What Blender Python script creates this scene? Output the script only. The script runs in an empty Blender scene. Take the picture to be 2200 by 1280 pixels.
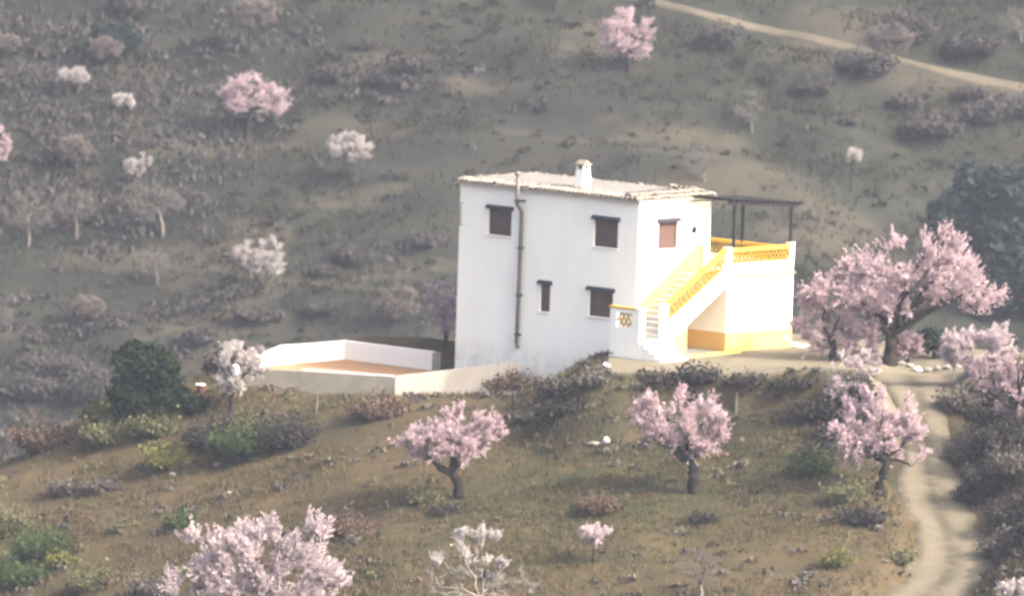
import bpy, math
import numpy as np
from mathutils import Vector, Matrix

sc = bpy.context.scene
COL = sc.collection
R = math.radians

# ------------------------------------------------------------------ camera, world, sun, exposure
FPX = 22800.0                      # focal length in pixels of a 2200 px wide frame
PITCH, ROLL, DIST = R(5.63), R(1.9), 400.0
cF = np.array([0, math.cos(PITCH), -math.sin(PITCH)])
r0 = np.array([1.0, 0, 0]); u0 = np.array([0, math.sin(PITCH), math.cos(PITCH)])
cR = r0 * math.cos(ROLL) + u0 * math.sin(ROLL)
cU = u0 * math.cos(ROLL) - r0 * math.sin(ROLL)

def raydir(u, v):
    d = cF * FPX + cR * (u - 1100.0) - cU * (v - 640.0)
    return d / np.linalg.norm(d)

CAM = -DIST * raydir(1363, 755)    # the near corner of the house stands at the world origin
cam_data = bpy.data.cameras.new('camera')
cam = bpy.data.objects.new('camera', cam_data); COL.objects.link(cam)
cam.matrix_world = Matrix(((cR[0], cU[0], -cF[0], CAM[0]), (cR[1], cU[1], -cF[1], CAM[1]),
                           (cR[2], cU[2], -cF[2], CAM[2]), (0, 0, 0, 1)))
cam_data.sensor_width = 36.0
cam_data.lens = FPX / 2200.0 * 36.0
cam_data.clip_start, cam_data.clip_end = 1.0, 3000.0
cam_data.dof.use_dof = True        # the long lens is focused a little short
cam_data.dof.focus_distance = 210.0
cam_data.dof.aperture_fstop = 3.5
sc.camera = cam

SUN_EL = R(39)
SUN_XY = np.array([0.903, -0.429]); SUN_XY /= np.linalg.norm(SUN_XY)
SUN_DIR = Vector((SUN_XY[0] * math.cos(SUN_EL), SUN_XY[1] * math.cos(SUN_EL), math.sin(SUN_EL)))
world = bpy.data.worlds.new('World'); sc.world = world; world.use_nodes = True
wn = world.node_tree.nodes; wl = world.node_tree.links
sky = wn.new('ShaderNodeTexSky'); sky.sky_type = 'NISHITA'; sky.sun_disc = False
sky.sun_elevation = SUN_EL; sky.sun_rotation = math.atan2(SUN_XY[0], SUN_XY[1])
sky.air_density = 0.45; sky.dust_density = 7.0; sky.ozone_density = 0.0
bg = wn['Background']; bg.inputs['Strength'].default_value = 0.15
wl.new(sky.outputs[0], bg.inputs[0])
sun_data = bpy.data.lights.new('sun', 'SUN'); sun_data.energy = 2.0; sun_data.angle = R(0.53)
sun_data.color = (1.0, 0.93, 0.82)
sun = bpy.data.objects.new('sun', sun_data); COL.objects.link(sun)
sun.rotation_euler = SUN_DIR.to_track_quat('Z', 'Y').to_euler()
sun.location = (60, -40, 60)
sc.view_settings.view_transform = 'Standard'; sc.view_settings.look = 'None'
sc.view_settings.gamma = 1.0; sc.view_settings.use_curve_mapping = False
sc.view_settings.exposure = 2.36
sc.render.engine = 'CYCLES'
sc.cycles.use_denoising = True
sc.cycles.max_bounces = 6; sc.cycles.diffuse_bounces = 3; sc.cycles.volume_bounces = 1
sc.cycles.transparent_max_bounces = 8
sc.cycles.sample_clamp_indirect = 4.0

# ------------------------------------------------------------------ small helpers
rng = np.random.default_rng(11)

def link(o, parent=None):
    COL.objects.link(o)
    if parent is not None: o.parent = parent
    return o

def tag(o, label=None, cat=None, group=None, kind=None):
    if label: o['label'] = label
    if cat: o['category'] = cat
    if group: o['group'] = group
    if kind: o['kind'] = kind
    return o

def empty(name, loc, rotz=0.0):
    o = bpy.data.objects.new(name, None); link(o)
    o.empty_display_size = 0.3
    o.location = loc; o.rotation_euler = (0, 0, rotz)
    return o

def np_mesh(name, V, faces, smooth=False):
    """faces: list of integer arrays, each (n, k)"""
    me = bpy.data.meshes.new(name)
    V = np.asarray(V, dtype=np.float32).reshape(-1, 3)
    me.vertices.add(len(V)); me.vertices.foreach_set('co', V.ravel())
    fl = [np.asarray(f, dtype=np.int32) for f in faces if len(f)]
    nl = sum(f.size for f in fl); nf = sum(len(f) for f in fl)
    me.loops.add(nl); me.polygons.add(nf)
    me.loops.foreach_set('vertex_index', np.concatenate([f.ravel() for f in fl]))
    starts, off = [], 0
    for f in fl:
        starts.append(off + np.arange(len(f)) * f.shape[1]); off += f.size
    me.polygons.foreach_set('loop_start', np.concatenate(starts).astype(np.int32))
    me.polygons.foreach_set('use_smooth', np.full(nf, bool(smooth)))
    me.update(calc_edges=True)
    return me

class MB:
    """collects boxes, tubes and quads into ONE mesh"""
    def __init__(s): s.V = []; s.Q = []; s.T = []; s.n = 0
    def add(s, V, Q=None, T=None):
        V = np.asarray(V, dtype=float).reshape(-1, 3)
        if Q is not None and len(Q): s.Q.append(np.asarray(Q, dtype=int).reshape(-1, 4) + s.n)
        if T is not None and len(T): s.T.append(np.asarray(T, dtype=int).reshape(-1, 3) + s.n)
        s.V.append(V); s.n += len(V)
    def quad(s, a, b, c, d): s.add([a, b, c, d], Q=[[0, 1, 2, 3]])
    def box(s, x0, x1, y0, y1, z0, z1):
        V = [(x, y, z) for z in (z0, z1) for y in (y0, y1) for x in (x0, x1)]
        s.add(V, Q=[[0, 2, 3, 1], [4, 5, 7, 6], [0, 1, 5, 4], [2, 6, 7, 3], [0, 4, 6, 2], [1, 3, 7, 5]])
    def hexa(s, bottom, top):
        s.add(list(bottom) + list(top), Q=[[0, 3, 2, 1], [4, 5, 6, 7], [0, 1, 5, 4], [1, 2, 6, 5], [2, 3, 7, 6], [3, 0, 4, 7]])
    def prism(s, poly, ax, lo, hi):
        """poly: list of (p, q); ax: function (p, q, w) -> xyz"""
        n = len(poly)
        V = [ax(p, q, lo) for p, q in poly] + [ax(p, q, hi) for p, q in poly]
        s.add(V, Q=[[i, (i + 1) % n, n + (i + 1) % n, n + i] for i in range(n)])
        T = []
        base = s.n - 2 * n
        me_T = [[0, i, i + 1] for i in range(1, n - 1)]
        s.T.append(np.array([[a + base, c + base, b + base] for a, b, c in me_T] +
                            [[a + base + n, b + base + n, c + base + n] for a, b, c in me_T]))
    def tube(s, P, rad, sides=6, cap=True):
        V, Q, T = tube_arrays(np.asarray(P, float), np.asarray(rad, float), sides, cap)
        s.add(V, Q, T)
    def build(s, name, mat, parent=None, smooth=False, label=None, kind=None):
        V = np.concatenate(s.V); F = []
        if s.Q: F.append(np.concatenate(s.Q))
        if s.T: F.append(np.concatenate(s.T))
        me = np_mesh(name, V, F, smooth)
        me.materials.append(mat)
        o = link(bpy.data.objects.new(name, me), parent)
        return tag(o, label=label, kind=kind)

def tube_arrays(P, rad, sides=6, cap=True):
    n = len(P)
    rad = np.broadcast_to(rad, (n,))
    T = np.gradient(P, axis=0) if n > 1 else np.array([[0, 0, 1.]])
    T /= np.linalg.norm(T, axis=1, keepdims=True) + 1e-9
    ref = np.where(np.abs(T[:, 2:3]) > 0.9, np.array([[1., 0, 0]]), np.array([[0, 0, 1.]]))
    A = np.cross(T, ref); A /= np.linalg.norm(A, axis=1, keepdims=True) + 1e-9
    B = np.cross(T, A)
    ang = np.arange(sides) * 2 * math.pi / sides
    V = P[:, None, :] + rad[:, None, None] * (A[:, None, :] * np.cos(ang)[None, :, None] + B[:, None, :] * np.sin(ang)[None, :, None])
    i = np.arange(n - 1)[:, None] * sides; j = np.arange(sides)[None, :]; k = (j + 1) % sides
    Q = np.stack([i + j, i + k, i + sides + k, i + sides + j], -1).reshape(-1, 4)
    V = V.reshape(-1, 3); T_ = []
    if cap:
        V = np.vstack([V, P[0], P[-1]]); c0, c1 = len(V) - 2, len(V) - 1
        T_ = [[c0, (q + 1) % sides, q] for q in range(sides)] + [[c1, (n - 1) * sides + q, (n - 1) * sides + (q + 1) % sides] for q in range(sides)]
    return V, Q, T_

# ------------------------------------------------------------------ noise on the plane
def hash2(ix, iy, seed):
    h = (ix.astype(np.int64) * 374761393 + iy.astype(np.int64) * 668265263 + seed * 974634533) & 0xffffffff
    h = ((h ^ (h >> 13)) * 1274126177) & 0xffffffff
    return ((h ^ (h >> 16)) & 0xffff) / 65535.0

def vnoise(x, y, seed=0):
    ix, iy = np.floor(x), np.floor(y); fx, fy = x - ix, y - iy
    fx = fx * fx * fx * (fx * (fx * 6 - 15) + 10); fy = fy * fy * fy * (fy * (fy * 6 - 15) + 10)
    ix = ix.astype(np.int64); iy = iy.astype(np.int64)
    a, b = hash2(ix, iy, seed), hash2(ix + 1, iy, seed); c, d = hash2(ix, iy + 1, seed), hash2(ix + 1, iy + 1, seed)
    return (a * (1 - fx) + b * fx) * (1 - fy) + (c * (1 - fx) + d * fx) * fy - 0.5

def fbm(x, y, seed=0, octaves=3):
    t, amp = 0.0, 1.0
    for k in range(octaves):
        t = t + amp * vnoise(x * 2 ** k + 17.3 * k, y * 2 ** k - 9.1 * k, seed + k); amp *= 0.5
    return t

sp = lambda x: np.logaddexp(0, x)
def sstep(x): x = np.clip(x, 0, 1); return x * x * (3 - 2 * x)

# ------------------------------------------------------------------ house frame: local x = along the sunny gable (b), local y = along the long wall (a)
HROT = R(48.9)
EB = np.array([math.cos(HROT), math.sin(HROT)]); EA = np.array([-math.sin(HROT), math.cos(HROT)])
def loc2w(b, a, z=0.0):
    p = EB * b + EA * a
    return np.array([p[0], p[1], z])

def on_plane(u, v, z):
    d = raydir(u, v); t = (z - CAM[2]) / d[2]
    return CAM + d * t

# yard polygon (level ground the house stands on)
front = [(1296, 798), (1400, 800), (1500, 804), (1620, 808), (1740, 812), (1850, 822), (1930, 850)]
YARD = [on_plane(u, v, 0)[:2] for u, v in front] + [on_plane(2060, 826, 0)[:2], on_plane(2300, 800, 0)[:2], on_plane(2300, 768, 0)[:2],
        loc2w(11.0, 0.5)[:2], loc2w(7.2, 5.0)[:2], loc2w(4.0, 5.0)[:2], loc2w(2.6, 2.5)[:2], loc2w(1.4, 0.8)[:2], loc2w(-1.7, -0.4)[:2]]
YARD = np.array(YARD)
POOL = np.array([loc2w(b, a)[:2] for b, a in [(0.2, 10.4), (0.2, 14.85), (-5.9, 14.85), (-5.2, 14.2), (-3.2, 9.2)]])

def poly_dist(X, Y, P):
    """distance outside a polygon, 0 inside"""
    d2 = np.full(X.shape, 1e9); inside = np.zeros(X.shape, bool)
    n = len(P)
    for i in range(n):
        ax, ay = P[i]; bx, by = P[(i + 1) % n]
        ex, ey = bx - ax, by - ay
        t = np.clip(((X - ax) * ex + (Y - ay) * ey) / (ex * ex + ey * ey), 0, 1)
        d2 = np.minimum(d2, (X - ax - t * ex) ** 2 + (Y - ay - t * ey) ** 2)
        c = ((ay > Y) != (by > Y)) & (X < (bx - ax) * (Y - ay) / (by - ay + 1e-12) + ax)
        inside ^= c
    return np.where(inside, 0.0, np.sqrt(d2))

def knoll(X, Y):
    Xe = -25 + 2.5 * sp((X + 25) / 2.5)
    base = -1.55 - 0.19 * 2 * sp((2 - Xe) / 2) - 0.17 * 2 * sp((-9 - Xe) / 2) + 0.22 * (Y + 9)
    base = -0.45 - 0.4 * sp((-0.45 - base) / 0.4)
    Yc = np.interp(X, [-60, -30, -22, -15, -5, 6, 14, 24, 50], [0, 3, 7, 12, 15, 9, 4.5, 4.0, 8])
    base = base - 0.62 * 3 * sp((Y - Yc) / 3)
    n = 0.55 * fbm(X / 9, Y / 9, 3, 3) + 0.16 * vnoise(X / 1.7, Y / 1.7, 8)
    base = base + n + 1.15 * np.exp(-((X + 20.0) / 4.8) ** 2 - ((Y - 7.5) / 5.0) ** 2) + 0.45 * np.exp(-((X + 15) / 4) ** 2 - ((Y - 4.0) / 4) ** 2) + 0.5 * np.exp(-((X + 26) / 5) ** 2 - ((Y - 4) / 5) ** 2)
    d = poly_dist(X, Y, YARD)
    cap = np.where(Y < 9, -1.25 - 0.10 * np.minimum(d, 4) + 0.5 * n - 0.6 * sstep((-2 - X) / 5), -0.15)
    base = cap - 0.25 * sp((cap - base) / 0.25)
    s = sstep(d / np.where(Y < 2, 0.85 + 2.4 * sstep((1.5 - X) / 2.5), 1.5))
    z = base * s
    z = z + 0.03 * vnoise(X / 1.1, Y / 1.1, 5) * (1 - s)
    dp = poly_dist(X, Y, POOL)
    k = 1 - sstep((dp - 0.3) / 1.3)
    return z * (1 - k) + np.minimum(z, -2.5 + 0.06 * vnoise(X / 1.5, Y / 1.5, 2)) * k

def far_hill(X, Y):
    h = -31 + 0.37 * (Y - 150) + 0.030 * X
    h = h + 2.6 * fbm(X / 26, Y / 20, 21, 3) + 0.35 * vnoise(X / 3.2, Y / 2.2, 31)
    w = 2 * math.pi * (h + 0.05 * X) / 2.6 + 3.0 * vnoise(X / 18, Y / 18, 41)
    h = h + 0.28 * np.sin(w)
    return np.minimum(h, 52 + 0 * h)

def H0(X, Y):
    X = np.asarray(X, float); Y = np.asarray(Y, float)
    near = knoll(X, Y)
    near = np.maximum(near, -31 + 1.5 * vnoise(X / 20, Y / 20, 4)) + 7.4 * sp((-Y - 308) / 10) * (1 / 1.0) * 0.95
    hill = far_hill(X, Y)
    return np.where(Y > 60, np.maximum(near, hill), near)

def ray_hit(Hf, u, v, t0=330.0, t1=900.0):
    d = raydir(u, v)
    t = np.arange(t0, t1, 0.35)
    P = CAM[None, :] + d[None, :] * t[:, None]
    g = P[:, 2] - Hf(P[:, 0], P[:, 1])
    hit = np.where(g < 0)[0]
    if len(hit) == 0: return CAM + d * 600
    i = hit[0]
    if i == 0: return P[0]
    f = g[i - 1] / (g[i - 1] - g[i])
    p = P[i - 1] + (P[i] - P[i - 1]) * f
    p[2] = float(Hf(p[0:1], p[1:2])[0])
    return p

# the drive that climbs to the yard, cut into the slope
drive_px = [(1955, 795), (1972, 826), (1986, 870), (1990, 930), (1993, 1000), (2008, 1070), (2044, 1140), (2054, 1200), (2010, 1264), (1920, 1330), (1850, 1420)]
DR = np.array([ray_hit(H0, u, v) for u, v in drive_px])
def resample(P, step):
    seg = np.linalg.norm(np.diff(P[:, :2], axis=0), axis=1); s = np.concatenate([[0], np.cumsum(seg)])
    m = max(2, int(s[-1] / step)); t = np.linspace(0, s[-1], m)
    return np.stack([np.interp(t, s, P[:, k]) for k in range(3)], 1)
def smooth(P, it):
    P = P.copy()
    for _ in range(it):
        P[1:-1] = 0.25 * P[:-2] + 0.5 * P[1:-1] + 0.25 * P[2:]
    return P
DR = smooth(resample(DR, 0.5), 12)
DR[:, 2] -= 0.22

def along(X, Y, C):
    """nearest point of a polyline: distance, signed side (+ = right of its direction), index"""
    best = np.full(X.shape, 1e9); idx = np.zeros(X.shape, int)
    for i in range(len(C)):
        d = (X - C[i, 0]) ** 2 + (Y - C[i, 1]) ** 2
        m = d < best; best = np.where(m, d, best); idx = np.where(m, i, idx)
    T = np.gradient(C[:, :2], axis=0)
    tx, ty = T[idx, 0], T[idx, 1]
    side = tx * (Y - C[idx, 1]) - ty * (X - C[idx, 0])
    return np.sqrt(best), np.sign(side), idx

def H(X, Y):
    X = np.asarray(X, float); Y = np.asarray(Y, float); sh = X.shape
    z = H0(X, Y)
    m = (X > DR[:, 0].min() - 9) & (X < DR[:, 0].max() + 9) & (Y > DR[:, 1].min() - 6) & (Y < DR[:, 1].max() + 4)
    if m.any():
        x, y, zz = X[m], Y[m], z[m]
        d, side, idx = along(x, y, DR)
        T3 = np.gradient(DR, axis=0); L2 = np.maximum((T3[:, :2] ** 2).sum(1), 1e-9)
        q = np.clip(((x - DR[idx, 0]) * T3[idx, 0] + (y - DR[idx, 1]) * T3[idx, 1]) / L2[idx], -1, 1)
        zr = DR[idx, 2] + q * T3[idx, 2]
        # the centreline runs towards the camera, so side > 0 is its right bank in the picture
        right = side > 0
        win = sstep((-y - 2.5) / 5) * sstep((y + 34) / 8)
        zz = zz + np.where(right, 1.9 * win * sstep((d - 1.2) / 2.6) * (1 - sstep((d - 7) / 5)), 0.45 * win * sstep((d - 1.1) / 1.1) * (1 - sstep((d - 3) / 5)))
        k = 1 - sstep((d - 1.15) / 0.9)
        z = z.copy(); z[m] = zz * (1 - k) + zr * k
    return z

def at(u, v): return ray_hit(H, u, v)
def pxm(p): return np.linalg.norm(p - CAM) / FPX       # metres per photo pixel at p
def offs(du, dv, s): return cR * (du * s) - cU * (dv * s)

# ------------------------------------------------------------------ materials
def new_mat(name):
    m = bpy.data.materials.new(name); m.use_nodes = True
    nt = m.node_tree; b = nt.nodes['Principled BSDF']
    b.inputs['Roughness'].default_value = 0.85
    b.inputs['Specular IOR Level'].default_value = 0.04
    return m, nt, b

def mixc(nt, fac, c1, c2, mode='MIX'):
    n = nt.nodes.new('ShaderNodeMix'); n.data_type = 'RGBA'; n.blend_type = mode
    def put(sock, v):
        if isinstance(v, (tuple, list)): sock.default_value = (*v[:3], 1)
        elif isinstance(v, (int, float)): sock.default_value = v
        else: nt.links.new(v, sock)
    put(n.inputs['Factor'], fac); put(n.inputs['A'], c1); put(n.inputs['B'], c2)
    return n.outputs['Result']

def noise(nt, scale, detail=4, rough=0.6, vec=None, dist=0.0):
    n = nt.nodes.new('ShaderNodeTexNoise'); n.inputs['Scale'].default_value = scale
    n.inputs['Detail'].default_value = detail; n.inputs['Roughness'].default_value = rough
    n.inputs['Distortion'].default_value = dist
    if vec is None:
        tc = nt.nodes.new('ShaderNodeTexCoord'); vec = tc.outputs['Object']
    nt.links.new(vec, n.inputs['Vector'])
    return n.outputs['Fac']

def ramp(nt, fac, lo, hi):
    n = nt.nodes.new('ShaderNodeMapRange'); n.inputs['From Min'].default_value = lo; n.inputs['From Max'].default_value = hi
    n.interpolation_type = 'SMOOTHSTEP'
    nt.links.new(fac, n.inputs['Value']); return n.outputs['Result']

def bump(nt, b, h, strength, dist=0.02):
    n = nt.nodes.new('ShaderNodeBump'); n.inputs['Strength'].default_value = strength; n.inputs['Distance'].default_value = dist
    nt.links.new(h, n.inputs['Height']); nt.links.new(n.outputs[0], b.inputs['Normal'])

def attr(nt, name):
    n = nt.nodes.new('ShaderNodeAttribute'); n.attribute_name = name; return n.outputs['Fac']

def plaster(name, c1, c2, sc1=0.6, streak=True):
    m, nt, b = new_mat(name)
    f = ramp(nt, noise(nt, sc1, 5), 0.35, 0.7)
    c = mixc(nt, f, c1, c2)
    if streak:
        tc = nt.nodes.new('ShaderNodeTexCoord'); mp = nt.nodes.new('ShaderNodeMapping')
        mp.inputs['Scale'].default_value = (1.6, 1.6, 0.12); nt.links.new(tc.outputs['Object'], mp.inputs['Vector'])
        s = ramp(nt, noise(nt, 1.5, 5, 0.6, mp.outputs[0]), 0.55, 0.8)
        c = mixc(nt, s, c, tuple(x * 0.95 for x in c1))
    nt.links.new(c, b.inputs['Base Color'])
    bump(nt, b, noise(nt, 14, 4), 0.25, 0.01)
    return m

M = {}
def soiled(name, c1, c2):
    """limewash with a rain-splash band of soil above the ground (object z near -1)"""
    m = plaster(name, c1, c2); nt = m.node_tree; b = nt.nodes['Principled BSDF']
    src = b.inputs['Base Color'].links[0].from_socket
    tc = nt.nodes.new('ShaderNodeTexCoord'); sx = nt.nodes.new('ShaderNodeSeparateXYZ'); nt.links.new(tc.outputs['Object'], sx.inputs[0])
    z = ramp(nt, sx.outputs['Z'], 0.15, -1.15)
    k = nt.nodes.new('ShaderNodeMath'); k.operation = 'MULTIPLY'
    nt.links.new(z, k.inputs[0]); nt.links.new(ramp(nt, noise(nt, 1.7, 6, .7, tc.outputs['Object']), .25, .75), k.inputs[1])
    nt.links.new(mixc(nt, k.outputs[0], src, (0.62, 0.57, 0.47)), b.inputs['Base Color'])
    return m
M['white'] = soiled('white_plaster', (0.86, 0.845, 0.735), (0.815, 0.80, 0.695))
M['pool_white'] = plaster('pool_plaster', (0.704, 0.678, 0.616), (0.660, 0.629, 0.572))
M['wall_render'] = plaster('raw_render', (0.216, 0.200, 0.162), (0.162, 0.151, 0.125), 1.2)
M['tread'] = plaster('worn_step', (0.50, 0.48, 0.42), (0.42, 0.40, 0.35), 2.5)
M['bounce_cut'] = plaster('bounce_cut_dark', (0.15, 0.14, 0.12), (0.11, 0.105, 0.09), 2.0)  # invented dark tone for the panel and floor that soak up bounce light
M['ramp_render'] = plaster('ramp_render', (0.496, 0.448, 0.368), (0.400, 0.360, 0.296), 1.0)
M['yellow'] = plaster('ochre_paint', (0.62, 0.34, 0.045), (0.56, 0.30, 0.04), 1.5, False)
M['ochre'] = plaster('ochre_ceramic', (0.302, 0.190, 0.024), (0.245, 0.151, 0.020), 3, False)
M['dado'] = plaster('ochre_dado', (0.62, 0.40, 0.115), (0.57, 0.36, 0.10), 1.2)
M['screed'] = plaster('roof_screed', (0.143, 0.138, 0.122), (0.122, 0.118, 0.107), 0.9, False)
M['cornice'] = plaster('cornice_mortar', (0.400, 0.368, 0.304), (0.320, 0.296, 0.248), 3, False)
M['deck'] = plaster('terracotta_floor', (0.260, 0.158, 0.083), (0.223, 0.132, 0.068), 1.5, False)
M['coping'] = plaster('pale_coping', (0.495, 0.495, 0.495), (0.420, 0.420, 0.413), 2, False)
M['shutter'] = plaster('brown_shutter', (0.095, 0.060, 0.050), (0.080, 0.050, 0.042), 2, False)
M['frame'] = plaster('brown_frame', (0.10, 0.05, 0.035), (0.085, 0.042, 0.03), 2, False)
M['slate'] = plaster('dark_lintel', (0.036, 0.036, 0.045), (0.030, 0.030, 0.036), 3, False)
M['iron'] = plaster('dark_iron', (0.016, 0.015, 0.016), (0.013, 0.012, 0.013), 3, False)
M['pipe'] = plaster('grey_brown_pipe', (0.132, 0.114, 0.108), (0.102, 0.090, 0.087), 2, False)
M['stone'] = plaster('pale_stone', (0.198, 0.184, 0.155), (0.151, 0.140, 0.119), 4, False)
M['white_stone'] = plaster('whitewashed_stone', (0.512, 0.506, 0.486), (0.448, 0.442, 0.422), 4, False)
M['red'] = plaster('faded_red', (0.123, 0.049, 0.042), (0.100, 0.039, 0.036), 4, False)
M['post'] = plaster('weathered_post', (0.090, 0.075, 0.060), (0.072, 0.060, 0.050), 4, False)

m, nt, b = new_mat('roof_tile'); M['tile'] = m
oi = nt.nodes.new('ShaderNodeObjectInfo')
c = mixc(nt, oi.outputs['Random'], (0.193, 0.165, 0.126), (0.155, 0.111, 0.089))
c = mixc(nt, ramp(nt, noise(nt, 7, 5), 0.42, 0.62), c, (0.193, 0.189, 0.158))
c = mixc(nt, ramp(nt, noise(nt, 16, 4), 0.56, 0.72), c, (0.054, 0.051, 0.053))
nt.links.new(c, b.inputs['Base Color']); bump(nt, b, noise(nt, 30, 4), 0.5, 0.01)

def leafy(name, c1, c2, trans=0.3):
    m = bpy.data.materials.new(name); m.use_nodes = True; nt = m.node_tree
    nt.nodes.remove(nt.nodes['Principled BSDF'])
    g = nt.nodes.new('ShaderNodeNewGeometry')
    cr = mixc(nt, g.outputs['Random Per Island'], c1, c2)
    d = nt.nodes.new('ShaderNodeBsdfDiffuse'); t = nt.nodes.new('ShaderNodeBsdfTranslucent'); mx = nt.nodes.new('ShaderNodeMixShader')
    mx.inputs[0].default_value = trans
    nt.links.new(cr, d.inputs[0]); nt.links.new(cr, t.inputs[0])
    nt.links.new(d.outputs[0], mx.inputs[1]); nt.links.new(t.outputs[0], mx.inputs[2])
    nt.links.new(mx.outputs[0], nt.nodes['Material Output'].inputs[0])
    return m
M['pink'] = leafy('pink_blossom', (0.60, 0.475, 0.50), (0.33, 0.25, 0.27), 0.35)
M['palepink'] = leafy('pale_pink_blossom', (0.60, 0.515, 0.525), (0.36, 0.30, 0.31), 0.35)
M['whiteblossom'] = leafy('white_blossom', (0.510, 0.475, 0.449), (0.352, 0.317, 0.312), 0.35)
M['fadedblossom'] = leafy('faded_blossom', (0.192, 0.160, 0.148), (0.136, 0.116, 0.104), 0.3)
M['oak'] = leafy('dark_evergreen_leaves', (0.021, 0.031, 0.015), (0.012, 0.019, 0.012), 0.15)
M['oakblue'] = leafy('blue_green_leaves', (0.025, 0.035, 0.031), (0.015, 0.023, 0.022), 0.15)
M['green'] = leafy('green_leaves', (0.056, 0.075, 0.030), (0.038, 0.053, 0.022), 0.2)
M['olive'] = leafy('olive_leaves', (0.11, 0.11, 0.055), (0.07, 0.07, 0.038), 0.2)
M['broom'] = leafy('yellow_green_stems', (0.120, 0.114, 0.036), (0.078, 0.078, 0.027), 0.2)
M['brown'] = leafy('brown_twigs', (0.105, 0.073, 0.052), (0.063, 0.046, 0.036), 0.1)
M['greybrush'] = leafy('grey_brown_twigs', (0.091, 0.081, 0.070), (0.056, 0.050, 0.043), 0.1)
M['dry'] = leafy('dry_grass', (0.108, 0.087, 0.047), (0.068, 0.056, 0.031), 0.3)
M['grass'] = leafy('green_grass', (0.048, 0.050, 0.020), (0.034, 0.035, 0.015), 0.3)
M['hillgrass'] = leafy('hill_grass', (0.030, 0.030, 0.019), (0.021, 0.022, 0.014), 0.3)
M['hillscrub'] = leafy('hill_scrub', (0.055, 0.050, 0.046), (0.034, 0.032, 0.031), 0.1)
M['scrub'] = leafy('dark_scrub', (0.042, 0.037, 0.033), (0.024, 0.023, 0.023), 0.1)

def bark(name, c1, c2):
    m, nt, b = new_mat(name)
    nt.links.new(mixc(nt, ramp(nt, noise(nt, 9, 5), 0.35, 0.65), c1, c2), b.inputs['Base Color'])
    bump(nt, b, noise(nt, 22, 5), 0.8, 0.03)
    return m
M['bark'] = bark('dark_bark', (0.012, 0.010, 0.009), (0.020, 0.017, 0.014))
M['greybark'] = bark('grey_bark', (0.119, 0.105, 0.095), (0.084, 0.073, 0.066))
M['ashbark'] = bark('ash_grey_bark', (0.26, 0.24, 0.215), (0.20, 0.185, 0.165))
M['palebark'] = bark('pale_bark', (0.120, 0.111, 0.099), (0.090, 0.081, 0.072))

def ground_mat(name, soil, soil2, dry, green, scrub, fine, bare=1.0):
    m, nt, b = new_mat(name)
    tc = nt.nodes.new('ShaderNodeTexCoord'); v = tc.outputs['Object']
    c = mixc(nt, ramp(nt, noise(nt, 0.35, 6, 0.65, v), 0.36, 0.64), soil, soil2)
    c = mixc(nt, ramp(nt, noise(nt, 0.9, 7, 0.7, v, 0.6), 0.42, 0.62), c, dry)
    g = nt.nodes.new('ShaderNodeMath'); g.operation = 'MULTIPLY'
    nt.links.new(attr(nt, 'green'), g.inputs[0]); nt.links.new(ramp(nt, noise(nt, 0.7, 6, 0.7, v), 0.30, 0.62), g.inputs[1])
    c = mixc(nt, g.outputs[0], c, green)
    s = nt.nodes.new('ShaderNodeMath'); s.operation = 'MULTIPLY'
    nt.links.new(attr(nt, 'scrub'), s.inputs[0]); nt.links.new(ramp(nt, noise(nt, 0.55, 7, 0.75, v, 0.8), 0.30, 0.55), s.inputs[1])
    c = mixc(nt, s.outputs[0], c, scrub)
    fr = noise(nt, fine, 5, 0.75, v)
    c = mixc(nt, ramp(nt, fr, 0.45, 0.70), c, mixc(nt, 0.75, c, (0.60, 0.60, 0.60), 'MULTIPLY'))
    c = mixc(nt, ramp(nt, noise(nt, fine * 0.6, 3, 0.6, v), 0.68, 0.74), c, tuple(1.7 * x for x in soil))
    yard = mixc(nt, ramp(nt, noise(nt, 0.8, 5, 0.65, v), 0.35, 0.65), (0.135, 0.120, 0.084), (0.110, 0.098, 0.070))
    yard = mixc(nt, ramp(nt, noise(nt, 5, 4, 0.7, v), 0.5, 0.75), yard, (0.085, 0.076, 0.055))
    if bare < 1: yard = mixc(nt, 1.0, yard, (bare, bare * .92, bare * .90), 'MULTIPLY')
    c = mixc(nt, attr(nt, 'dirt'), c, yard)
    nt.links.new(c, b.inputs['Base Color'])
    bump(nt, b, fr, 0.9, 0.10)
    return m
M['ground'] = ground_mat('knoll_soil', (0.077, 0.056, 0.030), (0.058, 0.043, 0.025), (0.064, 0.050, 0.026), (0.033, 0.034, 0.016), (0.023, 0.021, 0.014), 5.0)
M['hill'] = ground_mat('hill_soil', (0.027, 0.024, 0.019), (0.020, 0.020, 0.017), (0.024, 0.025, 0.020), (0.015, 0.018, 0.012), (0.009, 0.011, 0.009), 3.0, 0.62)

def road_mat(name, c1, c2, verge):
    m, nt, b = new_mat(name)
    tc = nt.nodes.new('ShaderNodeTexCoord'); v = tc.outputs['Object']
    c = mixc(nt, ramp(nt, noise(nt, 1.1, 6, 0.65, v), 0.35, 0.65), c1, c2)
    c = mixc(nt, ramp(nt, noise(nt, 7, 4, 0.7, v), 0.55, 0.75), c, tuple(0.75 * x for x in c2))
    e = nt.nodes.new('ShaderNodeMath'); e.operation = 'MULTIPLY'
    nt.links.new(attr(nt, 'verge'), e.inputs[0]); nt.links.new(ramp(nt, noise(nt, 1.6, 5, 0.7, v), 0.25, 0.6), e.inputs[1])
    c = mixc(nt, e.outputs[0], c, verge)
    nt.links.new(c, b.inputs['Base Color']); bump(nt, b, noise(nt, 9, 5, 0.7, v), 0.6, 0.04)
    return m
M['drive'] = road_mat('drive_earth', (0.118, 0.101, 0.073), (0.098, 0.085, 0.061), (0.042, 0.037, 0.024))
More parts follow.
